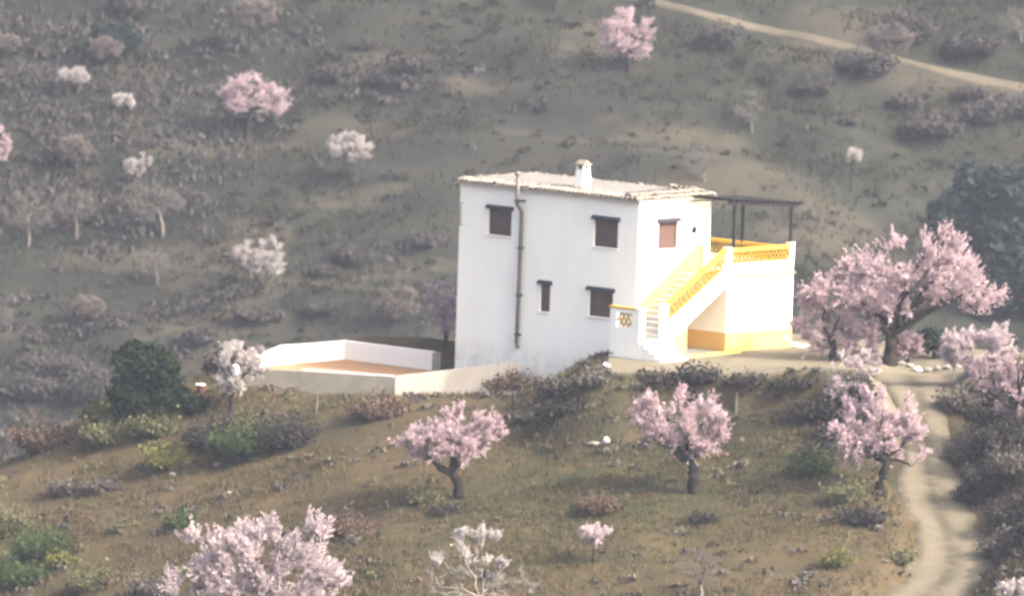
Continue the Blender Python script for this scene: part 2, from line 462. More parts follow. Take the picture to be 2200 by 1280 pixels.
M['track'] = road_mat('track_earth', (0.088, 0.076, 0.054), (0.076, 0.065, 0.046), (0.041, 0.036, 0.026))

# ------------------------------------------------------------------ terrain
def grid_mesh(name, xs, ys, mat, attrs):
    X, Y = np.meshgrid(xs, ys)
    Z = H(X, Y)
    nx, ny = len(xs), len(ys)
    i = np.arange(ny - 1)[:, None] * nx + np.arange(nx - 1)[None, :]
    Q = np.stack([i, i + 1, i + nx + 1, i + nx], -1).reshape(-1, 4)
    me = np_mesh(name, np.stack([X, Y, Z], -1), [Q], True)
    me.materials.append(mat)
    for k, f in attrs.items():
        a = me.attributes.new(k, 'FLOAT', 'POINT'); a.data.foreach_set('value', np.clip(f(X, Y), 0, 1).astype(np.float32).ravel())
    o = link(bpy.data.objects.new(name, me)); o['kind'] = 'structure'
    return o

def axis(*spans):
    out = []
    for a, b, s in spans: out.append(np.arange(a, b, s))
    return np.append(np.concatenate(out), spans[-1][1])

def dirt_near(X, Y):
    d = poly_dist(X, Y, YARD)
    return 1 - sstep((d - 0.02) / 0.25)
def green_near(X, Y):
    g = 0.25 + 0.5 * np.exp(-((Y - 0.45 * X + 15) / 7) ** 2) * sstep((X + 14) / 8)
    g = g + 0.4 * np.exp(-((X - 1) / 8) ** 2 - ((Y + 14) / 9) ** 2)
    return g + 0.5 * fbm(X / 6, Y / 6, 51, 2)
def scrub_near(X, Y):
    bank = sstep((poly_dist(X, Y, YARD) - 0.3) / 0.8) * (1 - sstep((poly_dist(X, Y, YARD) - 1.8) / 3.0))
    d, side, idx = along(X.ravel(), Y.ravel(), DR)
    d = d.reshape(X.shape); side = side.reshape(X.shape)
    right = np.where(side > 0, sstep((d - 1.5) / 1.0), 0) * sstep((X - 8) / 3)
    return 0.75 * bank + 0.9 * right * sstep((-Y - 1) / 4) + 0.35 * fbm(X / 5, Y / 5, 61, 2)

ground = grid_mesh('ground', axis((-170, -60, 10), (-60, -30, 1.2), (-30, 24, 0.24), (24, 60, 1.2), (60, 170, 10)),
                   axis((-415, -60, 7), (-60, -36, 1.2), (-36, 16, 0.24), (16, 60, 1.5)), M['ground'],
                   {'dirt': dirt_near, 'green': green_near, 'scrub': scrub_near})
def green_far(X, Y): return 0.45 + 0.9 * fbm(X / 20, Y / 14, 71, 3) + 0.25 * sstep((X + 10) / 20)
def scrub_far(X, Y):
    w = sstep((-X - 8) / 14) * sstep((Y - 176) / 14) * sstep((232 - Y) / 10)
    w = np.maximum(w, 0.9 * sstep((-X - 9) / 8) * (1 - sstep((Y - 170) / 8)))
    ph = 2 * math.pi * (far_hill(X, Y) + 0.05 * X) / 2.6 + 3.0 * vnoise(X / 18, Y / 18, 41)
    band = sstep((np.sin(ph + 1.2) - 0.45) / 0.4)
    return 0.04 + 0.78 * w + 0.9 * fbm(X / 9, Y / 6, 81, 3) + 0.16 * band
def bare_far(X, Y):
    return 0.34 * sstep((fbm(X / 7, Y / 3.5, 111, 3) + 0.42 * np.exp(-((X - 16) / 12) ** 2 - ((Y - 214) / 9) ** 2) - 0.16) / 0.30)
hillside = grid_mesh('hillside', axis((-170, -45, 5), (-45, 45, 0.45), (45, 170, 5)),
                     axis((60, 150, 3), (150, 250, 0.45), (250, 420, 5)), M['hill'],
                     {'dirt': bare_far, 'green': green_far, 'scrub': scrub_far})

def ribbon(name, C, half, mat, lift, nacross=9, verge=(0.55, 0.9), ruts=None):
    T = np.gradient(C[:, :2], axis=0); T /= np.linalg.norm(T, axis=1, keepdims=True)
    N = np.stack([-T[:, 1], T[:, 0]], 1)
    w = np.linspace(-1, 1, nacross)
    half = np.broadcast_to(np.asarray(half, float), (len(C),))
    wob = 1 + 0.16 * vnoise(np.arange(len(C)) * 0.21, np.zeros(len(C)), 5)[:, None] * 2
    XY = C[:, None, :2] + N[:, None, :] * (w[None, :, None] * half[:, None, None] * wob[:, :, None])
    Z = H(XY[..., 0], XY[..., 1]) + lift - 0.12 * sstep((np.abs(w)[None, :] - 0.8) / 0.2)
    n, k = Z.shape
    i = np.arange(n - 1)[:, None] * k + np.arange(k - 1)[None, :]
    Q = np.stack([i, i + 1, i + k + 1, i + k], -1).reshape(-1, 4)
    me = np_mesh(name, np.dstack([XY, Z]), [Q], True); me.materials.append(mat)
    a = me.attributes.new('verge', 'FLOAT', 'POINT')
    vg = sstep((np.abs(w) - verge[0]) / (verge[1] - verge[0])) + 0.85 * np.exp(-(w / 0.2) ** 2)
    a.data.foreach_set('value', np.broadcast_to(np.clip(vg, 0, 1), (n, k)).astype(np.float32).ravel())
    o = link(bpy.data.objects.new(name, me)); o['kind'] = 'structure'
    return o
DRF = resample(DR, 0.25)
ribbon('drive', DRF, np.interp(np.arange(len(DRF)), [0, len(DRF) * .25, len(DRF) * .6], [1.7, 1.05, 1.5]), M['drive'], 0.05, 17)
track_px = [(1340, -12), (1400, 4), (1450, 18), (1560, 45), (1700, 76), (1800, 97), (1900, 122), (2000, 148), (2100, 172), (2230, 196), (2330, 215)]
tp = np.array(track_px, float); tu = np.arange(-0.0, len(tp) - 1 + 1e-6, 0.2)
TR = np.array([at(np.interp(k, np.arange(len(tp)), tp[:, 0]), np.interp(k, np.arange(len(tp)), tp[:, 1])) for k in tu])
TR = smooth(resample(smooth(TR, 1), 0.4), 1)
ribbon('track', TR, 0.34, M['track'], 0.10, 7)

# ------------------------------------------------------------------ the house
house = empty('house', (0, 0, 0), HROT)
tag(house, 'white two storey farmhouse with brown shutters and an outside stair', 'house')

HL, HW, ZT, ZB = 9.0, 4.2, 5.62, -2.3
win_long = [(6.36, 7.53, 3.80, 4.78), (1.02, 2.21, 3.80, 4.82), (4.30, 4.80, 1.10, 2.13), (1.16, 2.35, 1.15, 2.12)]
win_gable = [(1.15, 2.28, 3.80, 4.82)]

def plane_wall(mb, fn, s0, s1, t0, t1, holes, depth):
    S = sorted({s0, s1, *[h[0] for h in holes], *[h[1] for h in holes]})
    T = sorted({t0, t1, *[h[2] for h in holes], *[h[3] for h in holes]})
    for i in range(len(S) - 1):
        for j in range(len(T) - 1):
            cs, ct = (S[i] + S[i + 1]) / 2, (T[j] + T[j + 1]) / 2
            if any(h[0] < cs < h[1] and h[2] < ct < h[3] for h in holes): continue
            mb.quad(fn(S[i], T[j], 0), fn(S[i + 1], T[j], 0), fn(S[i + 1], T[j + 1], 0), fn(S[i], T[j + 1], 0))
    for a, b_, c_, d_ in holes:
        for p, q in (((a, c_), (b_, c_)), ((b_, c_), (b_, d_)), ((b_, d_), (a, d_)), ((a, d_), (a, c_))):
            mb.quad(fn(*p, 0), fn(*q, 0), fn(*q, depth), fn(*p, depth))

w = MB()
fl = lambda s, t, d: (d, s, t)          # long wall lies on local x = 0
fg = lambda s, t, d: (s, d, t)          # gable wall lies on local y = 0
plane_wall(w, fl, 0, HL, ZB, ZT, win_long, 0.22)
plane_wall(w, fg, 0, HW, ZB, ZT, win_gable, 0.22)
w.quad((HW, 0, ZB), (HW, HL, ZB), (HW, HL, ZT), (HW, 0, ZT))
w.quad((0, HL, ZB), (HW, HL, ZB), (HW, HL, ZT), (0, HL, ZT))
w.build('wall', M['white'], house)

def make_window(fn, s0, s1, t0, t1):
    f = MB(); d0, d1 = 0.07, 0.16
    def bx(a, b_, c_, d_, e0, e1):
        P = [fn(s, t, e) for e in (e0, e1) for t in (c_, d_) for s in (a, b_)]
        f_.add(P, Q=[[0, 2, 3, 1], [4, 5, 7, 6], [0, 1, 5, 4], [2, 6, 7, 3], [0, 4, 6, 2], [1, 3, 7, 5]])
    f_ = f; g = 0.003
    bx(s0 + g, s0 + 0.05, t0 + g, t1 - g, d0, d1); bx(s1 - 0.05, s1 - g, t0 + g, t1 - g, d0, d1)
    bx(s0 + 0.052, s1 - 0.052, t1 - 0.05, t1 - g, d0, d1); bx(s0 + 0.052, s1 - 0.052, t0 + g, t0 + 0.05, d0, d1)
    win = f.build('window', M['frame'], house)
    sh = MB(); f_ = sh; n = max(8, int((t1 - t0 - 0.1) / 0.075)); hh = (t1 - t0 - 0.104) / n
    for i in range(n):
        a = t0 + 0.052 + i * hh
        P = [fn(s, t, e) for s in (s0 + 0.052, s1 - 0.052) for t, e in ((a, 0.105), (a + hh * 0.5, 0.09), (a + hh * 0.93, 0.105), (a + hh * 0.96, 0.13))]
        sh.add(P, Q=[[0, 1, 5, 4], [1, 2, 6, 5], [2, 3, 7, 6]])
    P = [fn(s, t, 0.14) for t in (t0 + 0.05, t1 - 0.05) for s in (s0 + 0.05, s1 - 0.05)]
    sh.add(P, Q=[[0, 1, 3, 2]])
    sh.build('shutter', M['shutter'], win)
    l = MB(); f_ = l
    P = [fn(s, t, e) for s, t, e in ((s0 - 0.10, t1 + 0.01, -0.002), (s1 + 0.10, t1 + 0.01, -0.002), (s1 + 0.10, t1 + 0.01, -0.11), (s0 - 0.10, t1 + 0.01, -0.11),
                                    (s0 - 0.10, t1 + 0.16, -0.002), (s1 + 0.10, t1 + 0.16, -0.002), (s1 + 0.10, t1 + 0.08, -0.11), (s0 - 0.10, t1 + 0.08, -0.11))]
    l.hexa(P[:4], P[4:]); l.build('lintel', M['slate'], win)
    s_ = MB(); f_ = s_; bx(s0 - 0.02, s1 + 0.02, t0 - 0.045, t0 - 0.003, -0.05, -0.003); s_.build('sill', M['white'], win)
for h in win_long: make_window(fl, *h)
for h in win_gable: make_window(fg, *h)

# roof: mortar cornice, screed and a border of barrel tiles
r_ = MB()
r_.box(-0.16, HW + 0.16, -0.16, HL + 0.16, ZT + 0.002, ZT + 0.09)
r_.build('cornice', M['cornice'], house)
rf = MB()
rf.hexa([(0.30, 0.55, ZT + 0.092), (HW - 0.3, 0.55, ZT + 0.092), (HW - 0.3, HL - 0.30, ZT + 0.092), (0.30, HL - 0.30, ZT + 0.092)],
        [(0.34, 0.60, ZT + 0.25), (HW - 0.34, 0.60, ZT + 0.25), (HW - 0.34, HL - 0.34, ZT + 0.27), (0.34, HL - 0.34, ZT + 0.27)])
roof = rf.build('roof', M['screed'], house)

def tile_mesh():
    n = 7; V = []; L = 0.46
    for k, (y, r, lift) in enumerate(((0.0, 0.118, 0.0), (L, 0.098, 0.0))):
        for rr in (r, r - 0.016):
            for i in range(n):
                t = math.pi * i / (n - 1)
                V.append((math.cos(t) * rr, y, math.sin(t) * rr * 0.85 + lift))
    Q = []
    for i in range(n - 1):
        Q += [[i, i + 1, 2 * n + i + 1, 2 * n + i], [n + i + 1, n + i, 3 * n + i, 3 * n + i + 1], [i, n + i, n + i + 1, i + 1],
              [2 * n + i, 2 * n + i + 1, 3 * n + i + 1, 3 * n + i]]
    me = np_mesh('roof_tile', np.array(V), [np.array(Q)], True); me.materials.append(M['tile'])
    return me
TILE = tile_mesh()
def put_tile(x, y, z, rz, slope, parent, s=1.0):
    o = bpy.data.objects.new('roof_tile', TILE); link(o, parent)
    j = rng.normal(0, 1, 5)
    o.rotation_euler = (slope + 0.03 * j[0], 0.03 * j[1], rz + 0.05 * j[2])
    o.location = (x, y, z + 0.012 * j[3]); o.scale = (s, s * (1 + 0.03 * j[4]), s)
# local y of a tile runs from its outer lip inwards and up
PT = 0.235
for i in range(int(HL / PT) + 1):
    y = 0.05 + i * PT
    put_tile(-0.20, y, ZT + 0.10, -math.pi / 2, R(13), roof)
    put_tile(HW + 0.20, y, ZT + 0.10, math.pi / 2, R(13), roof)
for i in range(int(HW / PT) + 1):
    x = 0.03 + i * PT
    put_tile(x, HL + 0.20, ZT + 0.10, math.pi, R(13), roof)
    put_tile(x, -0.20, ZT + 0.10, 0, R(13), roof)
    put_tile(x, 0.20, ZT + 0.20, 0, R(13), roof)
for i in range(5):      # short run of raised tiles on the yard end of the back edge
    put_tile(HW - 0.1, 0.7 + i * PT, ZT + 0.24, math.pi / 2, R(10), roof)

ch = MB(); cx, cy = 1.0, 3.72; z0 = ZT + 0.18
ch.hexa([(cx - .22, cy - .22, z0), (cx + .22, cy - .22, z0), (cx + .22, cy + .22, z0), (cx - .22, cy + .22, z0)],
        [(cx - .19, cy - .19, z0 + .74), (cx + .19, cy - .19, z0 + .74), (cx + .19, cy + .19, z0 + .74), (cx - .19, cy + .19, z0 + .74)])
for sx in (-1, 1):
    for sy in (-1, 1):
        ch.box(cx + sx * .14 - .045, cx + sx * .14 + .045, cy + sy * .14 - .045, cy + sy * .14 + .045, z0 + .742, z0 + .90)
chimney = ch.build('chimney', M['white'], house)
cp = MB(); cp.box(cx - .25, cx + .25, cy - .25, cy + .25, z0 + .902, z0 + .95)
cp.hexa([(cx - .22, cy - .22, z0 + .952), (cx + .22, cy - .22, z0 + .952), (cx + .22, cy + .22, z0 + .952), (cx - .22, cy + .22, z0 + .952)],
        [(cx - .03, cy - .2, z0 + 1.09), (cx + .03, cy - .2, z0 + 1.09), (cx + .03, cy + .2, z0 + 1.09), (cx - .03, cy + .2, z0 + 1.09)])
cp.build('chimney_cap', M['tile'], chimney)
fb = MB(); fb.box(cx - .10, cx + .10, cy - .10, cy + .10, z0 + .744, z0 + .89); fb.build('flue', M['iron'], chimney)

# flue pipe on the long wall
p = MB(); ya = 5.79
p.tube([(-0.34, ya + .02, 6.18), (-0.34, ya + .02, 5.35), (-0.33, ya + .02, 5.10), (-0.13, ya - .03, 4.82), (-0.12, ya - .03, 4.6), (-0.12, ya - .02, 2.2), (-0.12, ya, -0.22), (-0.15, ya - .08, -0.38)],
       [.078] * 8, 10)
pipe = p.build('flue_pipe', M['pipe'], house, True)
pc = MB(); pc.tube([(-0.34, ya + .02, 6.20), (-0.34, ya + .02, 6.26), (-0.34, ya + .02, 6.31), (-0.34, ya + .02, 6.36)], [.13, .145, .09, .02], 12); pc.build('pipe_cowl', M['pipe'], pipe)
for z in (5.2, 3.4, 1.6, 0.1):
    k = MB(); k.box(-0.205 if z < 5 else -0.43, -0.002, ya - .115, ya + .115 if z > 5 else ya + .075, z, z + .05); k.build('bracket', M['iron'], pipe)
k = MB()
k.tube([(-.002, 8.86, 4.88), (-.12, 8.86, 4.86), (-.14, 8.84, 4.75), (-.14, 8.84, 4.15), (-.12, 8.86, 4.05), (-.002, 8.86, 4.03)], [.018] * 6, 6)
k.build('iron_bracket', M['iron'], house)
k = MB(); k.box(3.11, 3.21, -.06, -.002, 4.40, 4.46); k.tube([(3.16, -.10, 4.34), (3.16, -.10, 4.44), (3.16, -.10, 4.54), (3.16, -.10, 4.60)], [.05, .065, .065, .03], 8)
k.build('wall_lamp', M['iron'], house)

# annex with the roof terrace
AX0, AX1, AY0, TZ = 2.94, 6.8, -2.0, 2.82
an = MB()
poly = [(AX0, AY0), (AX1, AY0), (AX1, 2.3), (HW + .003, 2.3), (HW + .003, -.003), (AX0, -.003)]
n = len(poly)
def outline(mb, poly, z0, z1, capz=True):
    m_ = len(poly)
    V = [(x, y, z0) for x, y in poly] + [(x, y, z1) for x, y in poly]
    mb.add(V, Q=[[i, (i + 1) % m_, m_ + (i + 1) % m_, m_ + i] for i in range(m_)])
    b0 = mb.n - 2 * m_
    mb.Q.append(np.array([[b0 + m_ + 0, b0 + m_ + 1, b0 + m_ + 2, b0 + m_ + 3], [b0 + m_ + 0, b0 + m_ + 3, b0 + m_ + 4, b0 + m_ + 5]]))
outline(an, poly, -.4, TZ)
an.build('annex', M['white'], house)
# ochre dado round the annex foot, a few mm proud
dd = MB()
dd.box(AX0 - .012, AX1 + .012, AY0 - .012, AY0 - .001, -.3, .72)
dd.box(AX0 - .012, AX0 - .001, AY0 - .001, -.004, -.3, .72)
dd.box(.642, AX0 - .013, -.014, -.002, -.3, .72)
dd.box(AX1 + .001, AX1 + .012, AY0 - .001, 2.3, -.3, .72)
dd.build('dado', M['dado'], house)
v_ = MB(); v_.box(6.42, 6.60, AY0 - .05, AY0 - .0125, .24, .42); v_.box(6.44, 6.58, AY0 - .07, AY0 - .0505, .27, .39); v_.build('vent_plate', M['white'], house)
# terrace border: white upstand, tile drip course under it
up = MB()
up.box(AX0 + .02, AX1, AY0 - .001, AY0 + .14, TZ + .002, TZ + .50)
up.box(AX1 - .14, AX1 + .001, AY0 + .142, 2.25, TZ + .002, TZ + .42)
up.build('upstand', M['white'], house)
fl_ = MB(); fl_.box(AX0 + .05, AX1 - .145, AY0 + .145, -.01, TZ + .004, TZ + .03); fl_.build('terrace_floor', M['deck'], house)
drip = MB(); drip.box(AX0 + .10, AX1 + .05, AY0 - .09, AY0 - .003, TZ - .03, TZ + .005)
drip = drip.build('drip_course', M['cornice'], house)
for i in range(17):
    o = bpy.data.objects.new('roof_tile', TILE); link(o, drip)
    o.location = (AX0 + .22 + i * .225, AY0 - .15, TZ + .008); o.rotation_euler = (R(12), 0, rng.normal(0, .03)); o.scale = (.8, .32, .55)

def lattice(mb, fn, L, Hh, dep=0.07, cell=0.22, rows=3):
    """ceramic screen: rows of half rings, every other row shifted by half a cell"""
    rh = Hh / rows; nseg = 5
    for r in range(rows):
        off = 0 if r % 2 == 0 else cell / 2
        k = 0
        while True:
            c0 = off + k * cell; k += 1
            if c0 + cell > L + 1e-6: break
            cc = c0 + cell / 2
            V = []
            for i in range(nseg + 1):
                t = math.pi * i / nseg
                for R_, in ((cell * .5,), (cell * .5 - .026,)):
                    s = cc + math.cos(t) * R_; h = r * rh + math.sin(t) * rh * (1.0 if R_ > cell * .49 else .74)
                    V += [fn(s, h, 0), fn(s, h, dep)]
            Q = []
            for i in range(nseg):
                a = 4 * i; b_ = 4 * (i + 1)
                Q += [[a, b_, b_ + 2, a + 2], [a + 1, a + 3, b_ + 3, b_ + 1], [a, a + 1, b_ + 1, b_], [a + 2, b_ + 2, b_ + 3, a + 3]]
            mb.add(V, Q)

def balustrade(fn, L, Hh, cap_h=0.12, name='balustrade'):
    c_ = MB()
    P = [fn(s, h, d) for s, h, d in ((0, Hh, -.04), (L, Hh, -.04), (L, Hh, .13), (0, Hh, .13), (0, Hh + cap_h, -.04), (L, Hh + cap_h, -.04), (L, Hh + cap_h, .13), (0, Hh + cap_h, .13))]
    c_.hexa(P[:4], P[4:])
    P = [fn(s, h, d) for s, h, d in ((0, .0, .0), (L, .0, .0), (L, .0, .09), (0, .0, .09), (0, .025, .0), (L, .025, .0), (L, .025, .09), (0, .025, .09))]
    c_.hexa(P[:4], P[4:])
    o = c_.build(name, M['yellow'], house)
    l_ = MB(); lattice(l_, lambda s, h, d: fn(s, .026 + h, d + .01), L, Hh - .028)
    l_.build('lattice', M['ochre'], o, kind='stuff')
    return o
# terrace front and side balustrades
balustrade(lambda s, h, d: (AX0 + .22 + s, AY0 + .02 + d, TZ + .502 + h), AX1 - AX0 - .42, .46)
balustrade(lambda s, h, d: (AX1 - .03 - d, AY0 + .22 + s, TZ + .422 + h), 4.0, .44)
pl = MB(); pl.box(AX1 - .20, AX1 + .012, AY0 - .012, AY0 + .20, TZ + .504, TZ + 1.10); pl.box(AX1 - .22, AX1 + .03, AY0 - .03, AY0 + .22, TZ + 1.102, TZ + 1.16); pl.build('pillar', M['white'], house)
pl = MB(); pl.box(AX0 - .06, AX0 + .20, AY0 - .012, AY0 + .20, TZ - .05, TZ + 1.08); pl.box(AX0 - .075, AX0 + .215, AY0 - .03, AY0 + .22, TZ + 1.082, TZ + 1.13); pl.build('pillar', M['white'], house)

# outside stair along the gable wall
ST0, ST1, LZ = -0.60, AX0, 0.65           # first riser, top riser, landing height
NS = 12; rise = (TZ - LZ) / NS; going = (ST1 - ST0) / NS
sl = lambda b_: LZ + (b_ - ST0) * (TZ - LZ) / (ST1 - ST0)
st = MB()
# outer stringer wall: white face with the dark opening under the flight
ax_y = lambda p_, q_, w_: (p_, w_, q_)
def stringer_poly(): return [(ST0, -.3), (.64, -.3), (.64, 1.30), (AX0 - .062, 2.50), (AX0 - .062, TZ + .42), (AX0 - .3, TZ + .33), (ST0, 1.26)]
sp_ = [(ST0, -.3), (.64, -.3), (.64, 1.30), (AX0 - .062, 2.50), (AX0 - .062, 3.22), (ST0, 1.27)]
# convex pieces
st.prism([sp_[0], sp_[1], (.64, 1.95), (ST0, 1.27)], ax_y, AY0, AY0 + .13)
st.prism([(.64, 1.30), (AX0 - .062, 2.50), (AX0 - .062, 3.22), (.64, 1.95)], ax_y, AY0, AY0 + .13)
# soffit slab and support wall under the flight
st.prism([(.64, 1.02), (AX0 - .004, 2.40), (AX0 - .004, 2.58), (.64, 1.20)], ax_y, AY0 + .132, -.004)
st.box(.52, .638, AY0 + .132, -.004, -.3, 1.15)
stair = st.build('staircase', M['white'], house)
for i in range(NS):
    s_ = MB(); x0 = ST0 + i * going
    yl = -.55 if x0 < -0.02 else -.003
    s_.box(x0, x0 + going + (.0 if i == NS - 1 else .04), AY0 + .133, yl, LZ + i * rise - .02, LZ + (i + 1) * rise - .002 * (i % 2))
    s_.build('step', M['tread'], stair)
balustrade(lambda s, h, d: (ST0 + .18 + s, AY0 + .02 + d, 1.272 + (s + .18) * .565 + h), AX0 - ST0 - .26, .58, .14)
pl = MB(); pl.box(ST0 - .18, ST0 + .12, AY0 - .012, AY0 + .18, -.3, 1.95); pl.box(ST0 - .20, ST0 + .14, AY0 - .03, AY0 + .20, 1.952, 2.01); pl.build('pillar', M['white'], house)
# painted foot of the stair wall
dd = MB(); dd.prism([(-.10, -.3), (.642, -.3), (.642, 1.08), (-.10, .72)], ax_y, AY0 - .012, AY0 - .001); dd.build('dado', M['dado'], house)
# ochre band up the gable wall beside the stair
gb = MB(); gb.prism([(-.0, .65), (AX0 - .1, TZ + .0), (HW - .35, TZ + .0), (HW - .35, TZ + 1.05), (AX0 + .55, TZ + 1.05), (0, 1.72)], ax_y, -.012, -.002); gb.build('dado', M['dado'], house)
rw_ = MB(); rw_.prism([(.642, .722), (AX0 - .013, .722), (AX0 - .013, 2.30), (.642, .98)], ax_y, -.014, -.002); rw_.build('bounce_cut_panel', M['bounce_cut'], stair)  # added dark panel on the gable, invented to cut bounce light under the stair
fl2 = MB(); fl2.box(.645, AX0 - .02, AY0 + .02, -.016, -.2, .03); fl2.build('bounce_cut_floor', M['bounce_cut'], stair)  # floor slab added in a dark tone to keep the recess shaded
# landing with its screened parapet, and the short flight down to the yard
ld = MB(); ld.box(-2.1, ST0 - .002, AY0 + .002, -.53, -.9, LZ - .03); ld.box(-2.1, ST0 - .002, AY0 + .002, -.53, LZ - .028, LZ)
landing = ld.build('landing', M['white'], house)
pw = MB()
fw = lambda s, t, d: (-2.1 + d, s, t)
hole = [(-1.62, -.84, 1.16, 1.70)]
plane_wall(pw, fw, AY0 + .02, -.53, LZ + .002, 1.84, hole, .13)
plane_wall(pw, lambda s, t, d: (-1.97 - d, s, t), AY0 + .02, -.53, LZ + .002, 1.84, hole, 0)
pw.quad((-2.1, -.53, LZ), (-1.97, -.53, LZ), (-1.97, -.53, 1.84), (-2.1, -.53, 1.84))
pw = pw.build('parapet', M['white'], house)
l_ = MB(); lattice(l_, lambda s, h, d: (-2.07 + d, -1.61 + s, 1.165 + h), .77, .53, .07, .22, 3); l_.build('lattice', M['ochre'], pw, kind='stuff')
k = MB(); k.box(-2.13, -1.94, AY0 + .19, -.50, 1.842, 1.92); k.build('parapet_cap', M['yellow'], pw)
pl = MB(); pl.box(-2.112, -1.80, AY0 - .012, AY0 + .18, LZ - .2, 1.86); pl.box(-2.13, -1.78, AY0 - .03, AY0 + .20, 1.862, 1.92); pl.build('pillar', M['white'], house)
for i in range(4):
    s_ = MB(); z1 = LZ * (4 - i) / 4 - .03; y1 = AY0 - .014 - i * .27
    s_.box(-2.098, ST0 - .05 + .05 * i, y1 - .27, y1 + .002 if i == 0 else y1 + .03, -.5, z1)
    s_.build('step', M['white'], landing)
ap = MB(); ap.box(.2, AX0 + .3, AY0 - .55, AY0 - .015, -.2, .035); ap.build('doorstep', M['dado'], house)
ap = MB(); ap.box(AX1 + .05, AX1 + .75, AY0 - .35, AY0 + .5, -.2, .06); ap.build('paving_slab', M['white'], house)
rp = MB(); rp.tube([(3.75, -.18, TZ), (3.75, -.18, TZ + .98)], [.03, .03], 8); rp.tube([(3.75, -.18, TZ + .92), (3.75, -.02, TZ + .92)], [.022, .022], 6); rp.build('rail_post', M['iron'], house)

# pergola over the terrace
pg = empty('pergola', loc2w(5.0, -1.0, TZ), HROT)
tag(pg, 'dark metal pergola standing on the roof terrace beside the house', 'pergola')
def P_(b, a, z): return (b - 5.0, a + 1.0, z - TZ)
def ptube(name, pts, r, sides=6):
    k = MB(); k.tube([P_(*q) for q in pts], [r] * len(pts), sides); return k.build(name, M['iron'], pg)
zr = lambda b_: 5.66 - (b_ - 2.94) * .072
for b_, a_, zb in ((3.33, -1.90, TZ + 1.085), (6.70, .50, TZ + .90), (6.70, -1.90, TZ + 1.162)):
    if b_ < 4: k = MB(); k.box(b_ - 5.0 - .045, b_ - 5.0 + .045, a_ + 1 - .045, a_ + 1 + .045, TZ + .962 - TZ, zr(b_) - TZ - .06)
    else: k = MB(); k.box(b_ - 5.0 - .045, b_ - 5.0 + .045, a_ + 1 - .045, a_ + 1 + .045, zb - TZ, zr(b_) - TZ - .06)
    k.build('post', M['iron'], pg)
for a_ in (-1.95, .55):
    k = MB(); b0, b1 = (2.9, 7.0) if a_ < 0 else (4.25, 7.0)
    k.hexa([P_(b0, a_ - .04, zr(b0) - .06), P_(b1, a_ - .04, zr(b1) - .06), P_(b1, a_ + .04, zr(b1) - .06), P_(b0, a_ + .04, zr(b0) - .06)],
           [P_(b0, a_ - .04, zr(b0) + .06), P_(b1, a_ - .04, zr(b1) + .06), P_(b1, a_ + .04, zr(b1) + .06), P_(b0, a_ + .04, zr(b0) + .06)])
    k.build('beam', M['iron'], pg)
for b_ in np.arange(3.0, 7.05, .31):
    a1 = .62 if b_ > 4.25 else -.03
    k = MB(); k.hexa([P_(b_ - .03, -2.12, zr(b_) + .062), P_(b_ + .03, -2.12, zr(b_) + .060), P_(b_ + .03, a1, zr(b_) + .060), P_(b_ - .03, a1, zr(b_) + .062)],
                     [P_(b_ - .03, -2.12, zr(b_) + .12), P_(b_ + .03, -2.12, zr(b_) + .12), P_(b_ + .03, a1, zr(b_) + .12), P_(b_ - .03, a1, zr(b_) + .12)])
    k.build('rafter', M['iron'], pg)
for a_ in np.arange(-2.0, .62, .16):
    b0 = 2.95 if a_ < -.03 else 4.26
    k = MB(); k.hexa([P_(b0, a_ - .05, zr(b0) + .123), P_(7.1, a_ - .05, zr(7.1) + .123), P_(7.1, a_ + .05, zr(7.1) + .123), P_(b0, a_ + .05, zr(b0) + .123)],
                     [P_(b0, a_ - .05, zr(b0) + .145), P_(7.1, a_ - .05, zr(7.1) + .145), P_(7.1, a_ + .05, zr(7.1) + .145), P_(b0, a_ + .05, zr(b0) + .145)])
    k.build('slat', M['iron'], pg)

# ------------------------------------------------------------------ walled pool terrace left of the house
pool = empty('pool_terrace', loc2w(-2, 12, -1.7), HROT)
tag(pool, 'white walled pool terrace with a terracotta floor left of the house', 'pool terrace')
PZ = -1.7
def L_(b, a, z): return (b + 2, a - 12, z - PZ)
def wall_seg(mb, p0, p1, th, zb0, zb1, zt0, zt1):
    p0 = np.array(p0, float); p1 = np.array(p1, float); d = (p1 - p0) / np.linalg.norm(p1 - p0); nrm = np.array([-d[1], d[0]]) * th
    q = [p0, p1, p1 + nrm, p0 + nrm]; zb = [zb0, zb1, zb1, zb0]; zt = [zt0, zt1, zt1, zt0]
    mb.hexa([L_(*q[i], zb[i]) for i in range(4)], [L_(*q[i], zt[i]) for i in range(4)])
k = MB()
k.hexa([L_(b, a, PZ - .5) for b, a in ((.2, 10.2), (.2, 14.85), (-5.5, 14.85), (-3.1, 9.25))], [L_(b, a, PZ) for b, a in ((.2, 10.2), (.2, 14.85), (-5.5, 14.85), (-3.1, 9.25))])
k.build('floor', M['deck'], pool)
k = MB(); wall_seg(k, (.2, 14.85), (.2, 10.35), .22, -3.2, -3.2, PZ + .72, PZ + .72); k.build('back_wall', M['pool_white'], pool)
k = MB(); wall_seg(k, (-3.3, 14.85), (.42, 14.85), .22, -3.4, -3.2, PZ + .72, PZ + .721)
wall_seg(k, (-6.0, 14.85), (-3.302, 14.85), .22, -3.6, -3.4, PZ + .10, PZ + .72); k.build('end_wall', M['pool_white'], pool)
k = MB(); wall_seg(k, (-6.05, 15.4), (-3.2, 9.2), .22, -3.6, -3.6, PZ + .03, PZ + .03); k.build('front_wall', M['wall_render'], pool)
k = MB(); wall_seg(k, (-4.55, 12.75), (-3.25, 9.3), .26, PZ + .035, PZ + .035, PZ + .085, PZ + .085); k.build('coping', M['coping'], pool)
k = MB(); wall_seg(k, (.19, 10.33), (.42, 10.10), .10, -3.2, -3.2, PZ + .70, PZ + .70); k.build('gate_post', M['wall_render'], pool)
